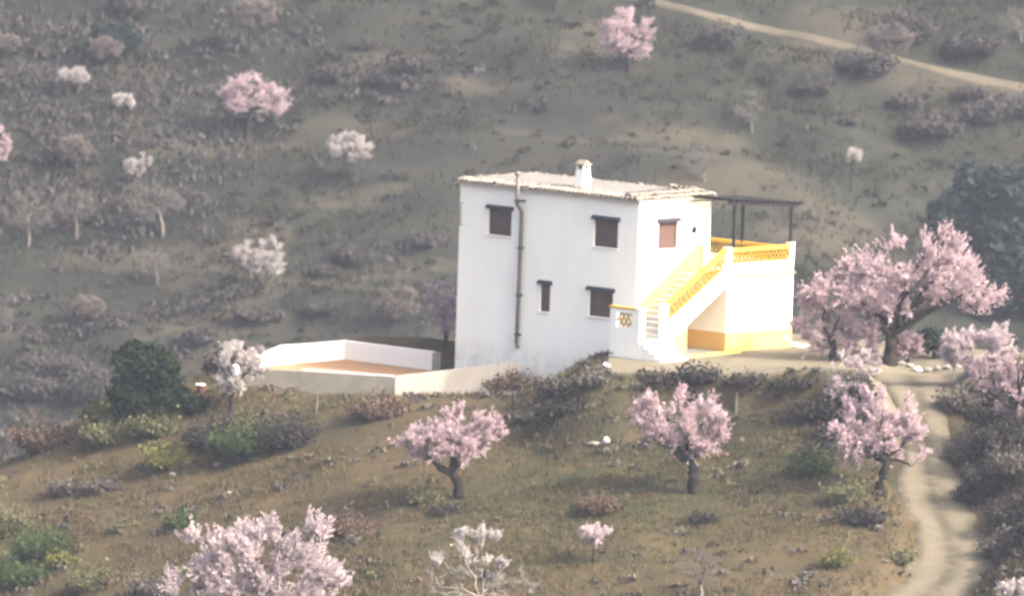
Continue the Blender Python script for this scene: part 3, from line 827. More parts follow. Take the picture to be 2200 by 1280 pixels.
rw = empty('ramp_wall', loc2w(-2, 7.5, -1.5), HROT)
tag(rw, 'low cream wall running from pool corner to the foot of the house', 'wall')
def wall_in(o_b, o_a, o_z, mb, p0, p1, th, zb0, zb1, zt0, zt1):
    p0 = np.array(p0, float); p1 = np.array(p1, float); d = (p1 - p0) / np.linalg.norm(p1 - p0); nrm = np.array([-d[1], d[0]]) * th
    q = [p0, p1, p1 + nrm, p0 + nrm]; zb = [zb0, zb1, zb1, zb0]; zt = [zt0, zt1, zt1, zt0]
    mb.hexa([(q[i][0] - o_b, q[i][1] - o_a, zb[i] - o_z) for i in range(4)], [(q[i][0] - o_b, q[i][1] - o_a, zt[i] - o_z) for i in range(4)])
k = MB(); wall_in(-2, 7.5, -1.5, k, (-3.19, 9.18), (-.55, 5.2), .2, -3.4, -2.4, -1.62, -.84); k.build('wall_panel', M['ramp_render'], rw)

# ------------------------------------------------------------------ plants
def rand_dirs(n):
    v = rng.normal(size=(n, 3)); return v / np.linalg.norm(v, axis=1, keepdims=True)

def flakes(C, size, aspect=1.0, two=True):
    """small randomly turned quads (two crossed per clump) at centres C"""
    n = len(C); Vs, Qs, off = [], [], 0
    size = np.broadcast_to(size, (n,))
    for k in range(2 if two else 1):
        A = rand_dirs(n); B = np.cross(A, rand_dirs(n)); B /= np.linalg.norm(B, axis=1, keepdims=True) + 1e-9
        a = A * size[:, None] * 0.5; b_ = B * size[:, None] * 0.5 * aspect
        j = 1 + 0.35 * rng.normal(size=(n, 4, 1))
        V = C[:, None, :] + np.stack([-a - b_, a - b_, a + b_, -a + b_], 1) * j
        Vs.append(V.reshape(-1, 3)); Qs.append(np.arange(n * 4).reshape(-1, 4) + off); off += n * 4
    return np.concatenate(Vs), np.concatenate(Qs)

def sprays(C, D, size):
    """narrow petals-on-twig flakes, two crossed per clump, long axis near D"""
    n = len(C); Vs, Qs, off = [], [], 0
    A = D + 0.55 * rand_dirs(n); A /= np.linalg.norm(A, axis=1, keepdims=True)
    for k in range(2):
        B = np.cross(A, rand_dirs(n)); B /= np.linalg.norm(B, axis=1, keepdims=True) + 1e-9
        a = A * (size * (0.65 + 0.5 * rng.random(n)))[:, None]; b_ = B * (size * 0.38)[:, None]
        j = 1 + 0.3 * rng.normal(size=(n, 4, 1))
        V = C[:, None, :] + np.stack([-a - b_ * .7, -a * .1 - b_, a, -a * .1 + b_], 1) * j
        Vs.append(V.reshape(-1, 3)); Qs.append(np.arange(n * 4).reshape(-1, 4) + off); off += n * 4
    return np.concatenate(Vs), np.concatenate(Qs)

def in_ellipsoids(E, n, lo=0.0):
    """points inside a union of ellipsoids (c, rx, ry, rz)"""
    vol = np.array([e[1] * e[2] * e[3] for e in E]) ** 0.67; k = rng.choice(len(E), n, p=vol / vol.sum())
    d = rand_dirs(n) * (lo + (1 - lo) * rng.random(n) ** 0.45)[:, None]
    c_ = np.array([e[0] for e in E])[k]; rr = np.array([e[1:] for e in E])[k]
    return c_ + d * rr, c_, rr

def almond(name, label, base, crown, trunk=None, kind='pink', bloom=1.0, size=1.0, cat='tree', group=None, barkm='bark', tr=None, limbs=None, crown_d=0.85, twig=1.0, top_bias=0.0):
    """base: photo pixel of the foot; crown: list of (cx, cy, rx, ry) in photo pixels; all built in metres at the foot's distance"""
    P0 = at(*base); s = pxm(P0)
    root = empty(name, P0)
    tag(root, label, cat, group)
    loc = lambda x, y, dep=0.0: offs(x - base[0], y - base[1], s) + np.array([0, dep, 0])
    E = []
    for (cx_, cy_, rx, ry) in crown:
        E.append((loc(cx_, cy_, rng.normal(0, .12) * rx * s), rx * s, rx * s * crown_d, ry * s))
    W = max(e[1] for e in E)
    lowest = max(cy_ + ry * .5 for (cx_, cy_, rx, ry) in crown)
    if trunk is None:
        cxm = np.mean([c[0] for c in crown])
        fy = base[1] + (lowest - base[1]) * 0.95
        trunk = [base, ((base[0] * .6 + (base[0] * .7 + cxm * .3) * .4) + rng.normal(0, 2), (base[1] + fy) / 2), (base[0] * .6 + cxm * .4, fy)]
    if tr is None: tr = max(0.035, 0.052 * W)
    if group: tr *= 1.25; bloom *= .48
    wood = MB()
    TP = np.array([loc(*q) for q in trunk]); TP[0] -= np.array([0, 0, .25])
    t = np.linspace(0, len(TP) - 1, 4 * (len(TP) - 1) + 1)
    TP = np.stack([np.interp(t, np.arange(len(TP)), TP[:, k]) for k in range(3)], 1)
    TP[1:-1] += rng.normal(0, tr * .22, (len(TP) - 2, 3))
    rad = tr * np.linspace(1.25, .78, len(TP)); rad[0] *= 1.25
    wood.tube(TP, rad, 8)
    fork = TP[-1]
    nodes, nr = [TP[-1], TP[-2]], [tr * .7, tr * .8]
    def limb(A, B, ra, rb, n=6, sag=.12, sides=6):
        A = np.array(A); B = np.array(B); L = np.linalg.norm(B - A)
        t = np.linspace(0, 1, n)[:, None]
        mid = np.array([rng.normal(0, sag), rng.normal(0, sag), abs(rng.normal(0, sag)) * .6 + .05]) * L
        Pq = A + (B - A) * t + mid * (4 * t * (1 - t)) * .5
        Pq[1:-1] += rng.normal(0, .03 * L, (n - 2, 3))
        wood.tube(Pq, np.linspace(ra, rb, n), sides, False)
        return Pq
    if limbs:
        for pts in limbs:
            Q = np.array([fork if i == 0 else loc(*q, rng.normal(0, .12) * W) for i, q in enumerate([trunk[-1]] + list(pts))])
            tt = np.linspace(0, len(Q) - 1, 3 * (len(Q) - 1) + 1)
            Q = np.stack([np.interp(tt, np.arange(len(Q)), Q[:, k]) for k in range(3)], 1)
            rr = np.linspace(tr * .68, tr * .22, len(Q)); wood.tube(Q, rr, 7)
            nodes += list(Q[1:]); nr += list(rr[1:])
    nl = max(4, min(7, int(3 + len(E) * 1.2)))
    tips, cs, rr = in_ellipsoids(E, nl, .35)
    for q in tips:
        Q = limb(fork, q, tr * .55, tr * .15, 7)
        nodes += list(Q[2:]); nr += list(np.linspace(tr * .5, tr * .15, 7)[2:])
    nsub = int((40 + 60 * min(1.6, W / 2.0)) * min(1, .3 + .6 * W))
    tips, cs, rr = in_ellipsoids(E, nsub, .45)
    sub = []
    for q in tips:
        N = np.array(nodes); d = np.linalg.norm(N - q, axis=1) + .9 * np.maximum(0, N[:, 2] - q[2])
        i = int(np.argmin(d)); r1 = min(nr[i] * .7, tr * .25)
        Q = limb(N[i], q, max(r1, .010), .007, 5, .10, 4)
        sub.append(Q); nodes += list(Q[2:]); nr += [r1 * .6] * 3
    # twigs stand up and out of the branches
    A = np.concatenate([Q[1:] for Q in sub])
    ntw = int(len(A) * 4.8 * twig)
    a = A[rng.integers(0, len(A), ntw)] + rng.normal(0, .02, (ntw, 3))
    cen = np.mean([e[0] for e in E], axis=0)
    od = a - cen; od /= np.linalg.norm(od, axis=1, keepdims=True) + 1e-6
    dr = od * .55 + np.array([0, 0, .62]) + rng.normal(0, .38, (ntw, 3)); dr /= np.linalg.norm(dr, axis=1, keepdims=True)
    Lt = (.18 + .42 * rng.random(ntw) ** 1.5) * np.clip(W * .62, .6, 1.4)
    e = a + dr * Lt[:, None]
    side = np.cross(dr, rand_dirs(ntw)); side /= np.linalg.norm(side, axis=1, keepdims=True) + 1e-9
    wd = .007
    side2 = np.cross(dr, side)
    V = np.stack([a - side * wd, a + side * wd, e, a - side2 * wd, a + side2 * wd], 1).reshape(-1, 3)
    k5 = np.arange(ntw)[:, None] * 5
    T = np.concatenate([k5 + np.array([[0, 1, 2]]), k5 + np.array([[3, 4, 2]])])
    wood.add(V, None, T)
    wood.build('trunk', M[barkm], root, True)
    if bloom > 0:
        per = 19.0 * bloom
        cnt = rng.poisson(per, ntw)
        if top_bias > 0:
            zz = (a[:, 2] - a[:, 2].min()) / (np.ptp(a[:, 2]) + 1e-6); cnt = (cnt * (zz > top_bias)).astype(int)
        idx = np.repeat(np.arange(ntw), cnt)
        f = rng.random(len(idx)) ** .8
        C = a[idx] + dr[idx] * (Lt[idx] * f)[:, None] + rng.normal(0, .03 * size, (len(idx), 3))
        sz = np.clip(.034 + .004 * W, .034, .046) * size * (.65 + .8 * rng.random(len(idx)))
        V, Q = sprays(C, dr[idx], sz)
        me = np_mesh('crown', V, [Q]); me.materials.append(M[dict(pink='pink', pale='palepink', white='whiteblossom', faded='fadedblossom')[kind]])
        link(bpy.data.objects.new('crown', me), root)
    else:
        # bare twig haze: finer second-order twigs
        n2 = int(ntw * 2.0); i = rng.integers(0, ntw, n2); f = .3 + .7 * rng.random(n2)
        a2 = a[i] + dr[i] * (Lt[i] * f)[:, None]; d2 = dr[i] + rng.normal(0, .5, (n2, 3)); d2 /= np.linalg.norm(d2, axis=1, keepdims=True)
        e2 = a2 + d2 * (Lt[i] * .6)[:, None]; sd = np.cross(d2, rand_dirs(n2)) * .006
        me = np_mesh('crown', np.stack([a2 - sd, a2 + sd, e2], 1), [np.arange(n2 * 3).reshape(-1, 3)]); me.materials.append(M[barkm])
        link(bpy.data.objects.new('crown', me), root)
    return root

def evergreen(name, label, base, crown, mat, leaf=.16, dens=1.0, cat='tree', trunk_r=.12, crown_d=.8):
    P0 = at(*base); s = pxm(P0)
    root = empty(name, P0); tag(root, label, cat)
    E = []
    for (cx_, cy_, rx, ry) in crown:
        E.append((offs(cx_ - base[0], cy_ - base[1], s) + np.array([0, rng.normal(0, .2) * rx * s, 0]), rx * s, rx * s * crown_d, ry * s))
    wood = MB()
    top = np.mean([e[0] for e in E], axis=0)
    wood.tube(np.array([[0, 0, -.3], top * .3 + [.05, 0, 0], top * .7, top]), [trunk_r * 1.3, trunk_r, trunk_r * .8, trunk_r * .4], 8)
    # leaf masses: clusters spread through the volume, dense towards the outside
    ncl = int(sum(55 * max(.3, e[1] * e[3]) for e in E) * dens) + 12
    C, cs, rr = in_ellipsoids(E, ncl, .35)
    for q in C[:min(26, ncl)]: wood.tube(np.array([top * .55, (top * .55 + q) / 2 + rng.normal(0, .08, 3), q]), [trunk_r * .4, trunk_r * .25, .012], 5, False)
    wood.build('trunk', M['bark'], root, True)
    per = 46; rad = np.clip(.22 * np.mean([e[1] for e in E]), .16, .75)
    idx = np.repeat(np.arange(ncl), per)
    L = C[idx] + rng.normal(0, 1, (len(idx), 3)) * rad * .55 * np.array([1, 1, .75])
    L[:, 2] = np.maximum(L[:, 2], -.05)
    V, Q = flakes(L, leaf * (.6 + .8 * rng.random(len(L))), .7, False)
    me = np_mesh('crown', V, [Q]); me.materials.append(M[mat]); link(bpy.data.objects.new('crown', me), root)
    return root

def shrub_arrays(P0, w, h, n, leaf, stems):
    """low dome: narrow stems fanning out of the foot plus leaf flakes on them"""
    th = rng.random(n) * 2 * math.pi; rr = np.sqrt(rng.random(n))
    foot = np.stack([np.cos(th) * rr * w * .33, np.sin(th) * rr * w * .28, np.full(n, -.06)], 1)
    d = np.stack([np.cos(th) * rr * .95, np.sin(th) * rr * .85, .55 + .6 * rng.random(n)], 1) + rng.normal(0, .16, (n, 3))
    d /= np.linalg.norm(d, axis=1, keepdims=True)
    L = h * (.55 + .55 * rng.random(n)) * (1.15 - .35 * rr)
    lump = 1 + .45 * (vnoise(th * 1.2, rr * 2 + P0[0], 77) * 2)
    tip = foot + d * (L * lump)[:, None]
    sd = np.cross(d, rand_dirs(n)); sd /= np.linalg.norm(sd, axis=1, keepdims=True) + 1e-9
    V = np.stack([foot - sd * stems, foot + sd * stems, tip], 1).reshape(-1, 3)
    T = np.arange(n * 3).reshape(-1, 3)
    k = int(n * 3)
    i = rng.integers(0, n, k); f = .25 + .8 * rng.random(k)
    C = foot[i] + (tip - foot)[i] * f[:, None] + rng.normal(0, .05 * h + .01, (k, 3))
    C[:, 2] = np.maximum(C[:, 2], 0)
    Vf, Qf = flakes(C, leaf * (.6 + .8 * rng.random(k)), .6, False)
    return np.vstack([V, Vf]), Qf + len(V), T

def shrub(label, base, wpx, hpx, mat, leaf=.09, cat='shrub', group=None, name='shrub', n=None):
    P0 = at(*base); s = pxm(P0); w_, h_ = wpx * s * 1.08, hpx * s * 1.2
    n = n or int(np.clip(330 * w_ * max(h_, .4), 90, 1600))
    V, Q, T = shrub_arrays(P0, w_, h_, n, leaf, .016)
    me = np_mesh(name, V, [Q, T]); me.materials.append(M[mat])
    o = link(bpy.data.objects.new(name, me)); o.location = P0
    return tag(o, label, cat, group)

# --- almond trees on and round the knoll
almond('almond_tree', 'pink almond tree with two thick dark limbs, nearest below the house', (995, 1068),
       [(935, 950, 75, 45), (1010, 925, 70, 50), (970, 960, 85, 42), (1050, 930, 38, 30), (890, 955, 42, 30)], [(995, 1068), (980, 1030), (966, 1015)], 'pink', 1.0,
       limbs=[[(945, 1005), (925, 985)], [(985, 995), (1000, 985), (1003, 955)]], tr=.19)
almond('almond_tree', 'pink almond tree leaning left over green grass below the stair', (1495, 1058),
       [(1465, 900, 85, 58), (1510, 930, 58, 52), (1400, 900, 46, 40), (1470, 950, 60, 34)], [(1495, 1058), (1490, 1020), (1482, 990)], 'pink', 1.0,
       limbs=[[(1455, 965), (1420, 930), (1385, 918)], [(1500, 972), (1510, 958)]], tr=.21)
almond('almond_tree', 'dense pink almond tree standing on the bank left of the drive', (1888, 1062),
       [(1898, 905, 84, 66), (1940, 945, 62, 66), (1838, 945, 60, 54), (1890, 970, 82, 48), (1880, 925, 70, 60)], [(1888, 1062), (1895, 1025), (1905, 990)], 'pink', 1.15,
       limbs=[[(1908, 960), (1912, 920)], [(1880, 985), (1870, 965)]], tr=.17)
almond('almond_tree', 'pale almond tree thinly in flower at the right end of terrace bank', (1826, 900),
       [(1822, 805, 46, 46), (1860, 785, 36, 34), (1805, 840, 36, 30)], None, 'pale', .2, barkm='greybark')
almond('almond_tree', 'very large pale pink almond tree cut by the bottom edge', (560, 1420),
       [(560, 1230, 150, 90), (640, 1170, 75, 62), (470, 1200, 90, 62), (660, 1260, 95, 75), (430, 1270, 75, 60), (560, 1190, 90, 60), (570, 1270, 110, 60)], None, 'pale', 1.7, size=.95, tr=.3)
almond('almond_tree', 'half bare grey almond tree with white blossom only on its top', (1035, 1400),
       [(1030, 1200, 60, 75), (960, 1250, 55, 55), (1095, 1250, 60, 55)], None, 'white', .42, barkm='ashbark', top_bias=.5, twig=1.9)
almond('sapling', 'small pale pink sapling on a thin stem in the bottom field', (1276, 1208),
       [(1277, 1150, 27, 14)], [(1276, 1208), (1275, 1180), (1276, 1158)], 'pale', .6, tr=.035)
almond('bare_tree', 'dark bare young tree forked low, at the bottom of the field', (1508, 1283),
       [(1495, 1215, 45, 35), (1530, 1225, 22, 28)], [(1508, 1283), (1506, 1262), (1505, 1255)], 'pink', 0, limbs=[[(1495, 1230), (1482, 1208)], [(1528, 1235), (1542, 1212)]], tr=.07, barkm='greybark', twig=.45)
almond('almond_tree', 'broad pink almond tree with a forked black trunk beside the yard', (1913, 783),
       [(1985, 590, 130, 78), (2050, 610, 85, 72), (1880, 610, 110, 62), (2000, 540, 78, 50), (1800, 630, 78, 44), (2095, 640, 55, 52), (1930, 640, 110, 44)],
       [(1913, 783), (1912, 745), (1914, 722)], 'pink', 1.25, size=1.05, limbs=[[(1900, 708), (1893, 690), (1885, 660)], [(1935, 695), (1962, 668), (1985, 640)], [(1950, 682), (2010, 662), (2060, 640)]], tr=.24)
almond('almond_tree', 'low pink almond tree behind the annex corner, branches to the ground', (1790, 776),
       [(1790, 690, 75, 70), (1840, 710, 60, 55), (1745, 680, 36, 70)], None, 'pink', 1.1, tr=.14)
almond('almond_tree', 'small pink almond bush behind the black forked trunk', (1950, 778), [(1948, 745, 34, 22)], None, 'pink', 1.0, tr=.05)
almond('almond_tree', 'whitish pink almond tree behind the drive top on the bank', (2110, 822),
       [(2100, 765, 72, 46), (2140, 740, 40, 34), (2060, 745, 34, 26)], None, 'pale', .8, tr=.11)
almond('almond_tree', 'bright pink almond tree cut by the right edge on the bank', (2185, 925),
       [(2180, 850, 60, 50), (2130, 800, 50, 40), (2200, 800, 50, 44)], None, 'pink', 1.0, tr=.13)
almond('almond_tree', 'small white blossom tree in the bottom right corner', (2185, 1330), [(2185, 1275, 38, 22)], None, 'white', .8, tr=.05)
almond('almond_tree', 'white almond tree covering the low end of the pool wall', (497, 884),
       [(520, 770, 48, 30), (505, 800, 40, 42), (545, 785, 30, 22)], None, 'white', .8, tr=.075, size=1.0)
almond('almond_tree', 'whitish almond tree glimpsed between pool wall and house', (955, 800), [(945, 715, 34, 38), (960, 750, 24, 36)], None, 'pale', .7, tr=.08)

# --- trees on the far hillside
HG = 'trees scattered over the hillside'
hill_trees = [
 ('almond_tree', 'round pink almond tree on a straight trunk, upper left hillside', (530, 292), [(540, 205, 62, 38), (580, 215, 36, 36), (510, 205, 36, 26)], [(530, 292), (533, 262), (540, 235)], 'pink', 1.1, {'tr': .15}),
 ('almond_tree', 'dense pink almond tree on the hillside just below the track start', (1352, 152), [(1345, 75, 58, 50), (1320, 90, 36, 36), (1370, 85, 34, 40)], [(1352, 152), (1349, 132), (1345, 115)], 'pink', 1.2, {'tr': .12}),
 ('almond_tree', 'white almond tree with curved thin trunk, up left of the roof', (757, 397), [(750, 318, 44, 28), (780, 325, 20, 22)], [(757, 397), (750, 370), (738, 345)], 'white', .75, {'tr': .055}),
 ('almond_tree', 'white almond tree on a slanting trunk above the pool wall', (572, 622), [(545, 550, 42, 34), (585, 545, 22, 32), (575, 570, 34, 22)], [(572, 622), (555, 600), (542, 580)], 'white', 1.0, {'tr': .055}),
 ('almond_tree', 'thin faded pink almond tree standing at the edge of the track', (1920, 138), [(1915, 85, 48, 28)], [(1920, 138), (1910, 122), (1903, 108)], 'faded', .7, {'tr': .06}),
 ('almond_tree', 'dull almond tree with dark trunk on the slope left of the house', (835, 712), [(855, 650, 46, 34)], [(835, 712), (846, 692), (852, 680)], 'faded', .6, {'tr': .07}),
 ('almond_tree', 'pink almond tree cut by the left edge of the hillside', (-14, 380), [(-6, 310, 28, 38)], None, 'pink', 1.0, {}),
 ('almond_tree', 'low wide white almond bush in dark scrub at far left', (165, 205), [(162, 163, 34, 14)], None, 'white', .5, {'tr': .04}),
 ('almond_tree', 'brightest small white blossom bush in the dark scrub', (272, 250), [(266, 217, 20, 13)], None, 'white', .95, {'tr': .03}),
 ('almond_tree', 'two lobed white almond bush at lower edge of dark scrub', (298, 405), [(288, 360, 20, 14), (310, 345, 12, 18)], None, 'white', .6, {'tr': .035}),
 ('almond_tree', 'pale faded almond tree against the dark holm oak thicket', (225, 150), [(225, 105, 36, 22)], None, 'faded', 1.0, {}),
 ('almond_tree', 'pale almond bush at left edge high on the hillside', (20, 130), [(18, 95, 24, 14)], None, 'faded', 1.1, {'tr': .03}),
 ('almond_tree', 'ochre tinged almond bush beside the left edge in dark scrub', (162, 375), [(162, 322, 38, 26)], None, 'faded', .8, {}),
 ('almond_tree', 'pale almond crown cut by the top edge above dark thicket', (285, 45), [(280, 5, 38, 16)], None, 'faded', 1.0, {}),
 ('almond_tree', 'faint pink low almond bush on the bare slope at left', (192, 700), [(190, 662, 32, 20)], None, 'faded', 1.0, {'tr': .035}),
 ('almond_tree', 'greyish almond tree with upright dark trunk at the top left', (536, 106), [(548, 32, 46, 28)], [(536, 106), (536, 80), (537, 62)], 'faded', .8, {'tr': .05, 'limbs': [[(520, 45), (510, 35)], [(552, 48)]]}),
 ('almond_tree', 'white tipped sapling on a thin stem right of the house', (1832, 408), [(1834, 336, 12, 10)], [(1832, 408), (1828, 375), (1832, 345)], 'white', .6, {'tr': .03}),
]
for nm, lab, base, crown, trunk, kind, bl, kw in hill_trees:
    almond(nm, lab, base, crown, trunk, kind, bl, group=HG, **kw)
bare = [
 ('dark bare tree trunk among the round shrubs on upper hillside', (848, 200), [(850, 135, 22, 24)], 'bark', .045),
 ('thin bare stem alone on the open slope above the roof', (1098, 182), [(1092, 140, 12, 18)], 'bark', .03),
 ('short leaning bare stem above the white curved almond tree', (803, 297), [(782, 250, 18, 20)], 'bark', .03),
 ('bare trunk cut by the top edge above the roof chimney', (1192, 24), [(1190, -18, 26, 20)], 'bark', .08),
 ('twisted dark bare tree touching the start of the track', (1400, 48), [(1385, 0, 24, 26)], 'bark', .09),
 ('bare grey tree with a bleached slanting trunk on left slope', (350, 508), [(325, 430, 52, 38)], 'palebark', .07),
 ('bleached bare tree at the right edge above the track', (2196, 90), [(2180, 50, 34, 30)], 'palebark', .05),
 ('pale leafless tree on the slope between house and track', (1618, 285), [(1612, 230, 34, 38)], 'palebark', .035),
 ('pale leafless tree right behind the roof end', (1515, 392), [(1500, 345, 24, 30)], 'palebark', .035),
 ('short bare stem above the slanting white almond tree', (606, 492), [(590, 460, 16, 16)], 'bark', .035),
 ('broken pale stump with a few twigs on left slope', (338, 612), [(322, 560, 36, 28)], 'palebark', .04),
 ('grey leafless tree at the left edge under the scrub', (60, 530), [(60, 455, 60, 44)], 'greybark', .06),
 ('grey leafless tree in front of the dark scrub, middle left', (165, 515), [(160, 445, 46, 34)], 'greybark', .05),
 ('tiny bare stem at the left edge of the lower slope', (14, 712), [(10, 678, 14, 18)], 'greybark', .03),
]
for lab, base, crown, bk, tr_ in bare:
    almond('bare_tree', lab, base, crown, None, 'pink', 0, barkm=bk, tr=tr_, group='leafless trees on the hillside', twig=.9)

evergreen('holm_oak', 'dark green holm oak on the left shoulder of the knoll', (300, 915),
          [(305, 780, 66, 46), (275, 850, 40, 52), (345, 800, 42, 42), (330, 850, 50, 40), (290, 880, 38, 34)], 'oak', .13, 1.7, trunk_r=.14)
evergreen('holm_oak', 'low dark holm oak bush right of the taller one', (392, 895), [(395, 862, 42, 30), (425, 870, 28, 20)], 'oak', .11, 1.6, cat='bush', trunk_r=.06)
evergreen('holm_oak', 'huge blue green evergreen behind the broad pink almond', (2110, 690),
          [(2105, 420, 60, 70), (2170, 430, 70, 80), (2080, 480, 72, 60), (2150, 540, 90, 90), (2190, 620, 60, 60), (2045, 460, 48, 56)], 'oakblue', .22, .55, trunk_r=.3)
evergreen('evergreen_bush', 'blue green bush behind the low stones right of trunk', (2010, 768), [(2005, 735, 46, 30)], 'oakblue', .12, .8, cat='bush', trunk_r=.05)
evergreen('holm_oak', 'dark thicket oak at the top left of the hillside', (262, 125), [(265, 85, 40, 34), (235, 75, 36, 26)], 'oakblue', .16, .6, trunk_r=.1)

# --- shrubs one can tell apart
TB = 'brush along the terrace bank'
sh = [
 ('rust brown bush against the end of the cream wall', (1090, 842), 110, 40, 'brown', TB),
 ('grey brown brush with tall bare twigs under the long wall', (1200, 836), 120, 34, 'greybrush', TB),
 ('grey brush under the house wall below the pale rock', (1270, 826), 80, 28, 'greybrush', TB),
 ('dark round bush on the yard edge before the stair', (1505, 826), 64, 40, 'scrub', TB),
 ('low dark bush on the yard edge left of the round one', (1420, 824), 110, 26, 'scrub', TB),
 ('low dark bush on the yard edge right of the round one', (1600, 828), 110, 22, 'scrub', TB),
 ('low dark bush at the right end of the yard edge', (1700, 832), 110, 24, 'scrub', TB),
 ('brown bush at the corner of the grey pool wall', (878, 848), 56, 34, 'greybrush', TB),
 ('small brown bush before the cream wall', (940, 838), 60, 26, 'greybrush', TB),
 ('reddish brown bush below the grey pool wall', (815, 895), 110, 44, 'brown', TB),
 ('bright green round bush left of the drive tree', (1742, 1020), 70, 50, 'green', None),
 ('dark bush above the bright green round one', (1755, 985), 60, 44, 'scrub', None),
 ('dark thicket on the bank behind the drive tree', (1770, 905), 120, 56, 'scrub', None),
 ('dark bush right of the thicket beside the pink crown', (1790, 945), 70, 44, 'scrub', None),
 ('dark blue green bush at the foot of the drive tree', (1850, 1122), 90, 36, 'scrub', None),
 ('olive bush just left of the drive tree foot', (1815, 1080), 54, 48, 'olive', None),
 ('small yellowish bush on the slope left of the drive bend', (1795, 1215), 50, 36, 'broom', None),
 ('dark bush low in the field under the two almond trees', (1195, 890), 80, 32, 'scrub', None),
 ('grey bush beside the dark one under the terrace bank', (1130, 905), 60, 34, 'greybrush', None),
 ('round green bush alone on the tan slope', (385, 1132), 54, 34, 'green', None),
 ('small green bush left of the round one on tan slope', (265, 1140), 34, 24, 'olive', None),
 ('dark green bush mass at the right end of left thicket', (540, 975), 110, 50, 'green', None),
 ('grey bush touching the dark green mass', (610, 960), 80, 42, 'scrub', None),
 ('dark grey bush in the middle of the left thicket', (460, 960), 90, 44, 'scrub', None),
 ('yellow green broom bush under the left thicket', (360, 1005), 50, 40, 'broom', None),
 ('olive bush at the lower left of the holm oak', (225, 950), 70, 36, 'olive', None),
 ('yellow broom bush left of the holm oak foot', (215, 905), 44, 34, 'broom', None),
 ('brown bush on the left end of the knoll crest', (90, 965), 70, 40, 'brown', None),
 ('olive bush under the holm oak on its right', (335, 930), 70, 30, 'olive', None),
 ('grey bush on the tan slope below the brown one', (140, 1060), 60, 34, 'greybrush', None),
 ('pair of low grey bushes on the tan slope', (215, 1055), 70, 30, 'greybrush', None),
 ('broad green bush in the bottom left corner', (95, 1195), 130, 56, 'green', None),
 ('olive bush above the broad green one at left edge', (10, 1150), 60, 70, 'olive', None),
 ('yellow broom bush right of the broad green bush', (130, 1215), 50, 30, 'broom', None),
 ('dark green bush under the broad one in the corner', (40, 1255), 110, 50, 'green', None),
 ('olive bush at the bottom edge left of the big almond', (190, 1265), 90, 44, 'olive', None),
 ('brown bush touching the left side of the big almond', (330, 1275), 90, 40, 'greybrush', None),
 ('brown red bush right of the big almond crown', (750, 1150), 90, 46, 'brown', None),
 ('dark flat bush in the field below the leaning almond', (1512, 1120), 60, 24, 'scrub', None),
 ('tuft of brown scrub left of the leaning almond', (1290, 1100), 90, 40, 'brown', None),
 ('low grey brush left of the two limbed almond', (915, 1078), 80, 24, 'olive', None),
 ('dark scrub round the foot of two limbed almond', (960, 1100), 90, 20, 'scrub', None),
]
for lab, base, w_, h_, mt, gr in sh:
    big = 1.35 if base[0] < 680 and 895 < base[1] < 1012 else 1.0 if base[0] < 210 and base[1] > 1140 else 1.0
    shrub(lab, base, w_ * big, h_ * big, mt, group=gr)
BK = 'bushes on the shaded drive bank'
for i, (u, v, w_, h_, mt, lab) in enumerate([
   (2085, 905, 90, 60, 'scrub', 'dark bush on top of the shaded bank by the drive'),
   (2150, 960, 100, 60, 'scrub', 'dark bush under the pink tree on shaded bank'),
   (2075, 985, 80, 50, 'greybrush', 'grey bush halfway down the shaded bank'),
   (2140, 1045, 110, 60, 'scrub', 'broad dark bush in the middle of shaded bank'),
   (2190, 1020, 80, 60, 'greybrush', 'grey bush at the right edge of shaded bank'),
   (2095, 1075, 80, 46, 'scrub', 'low dark bush beside the drive bend'),
   (2170, 1120, 90, 50, 'scrub', 'dark bush low on the shaded bank'),
   (2150, 1185, 80, 44, 'greybrush', 'brown grey bush beside the lower drive'),
   (2050, 880, 60, 50, 'greybrush', 'grey twiggy bush where the drive meets the yard'),
   (1930, 1205, 60, 26, 'olive', 'grassy tuft on the lower left shoulder of the drive')]):
    shrub(lab, (u, v), w_, h_, mt, group=BK)
HS = 'dark shrubs scattered on the hillside'
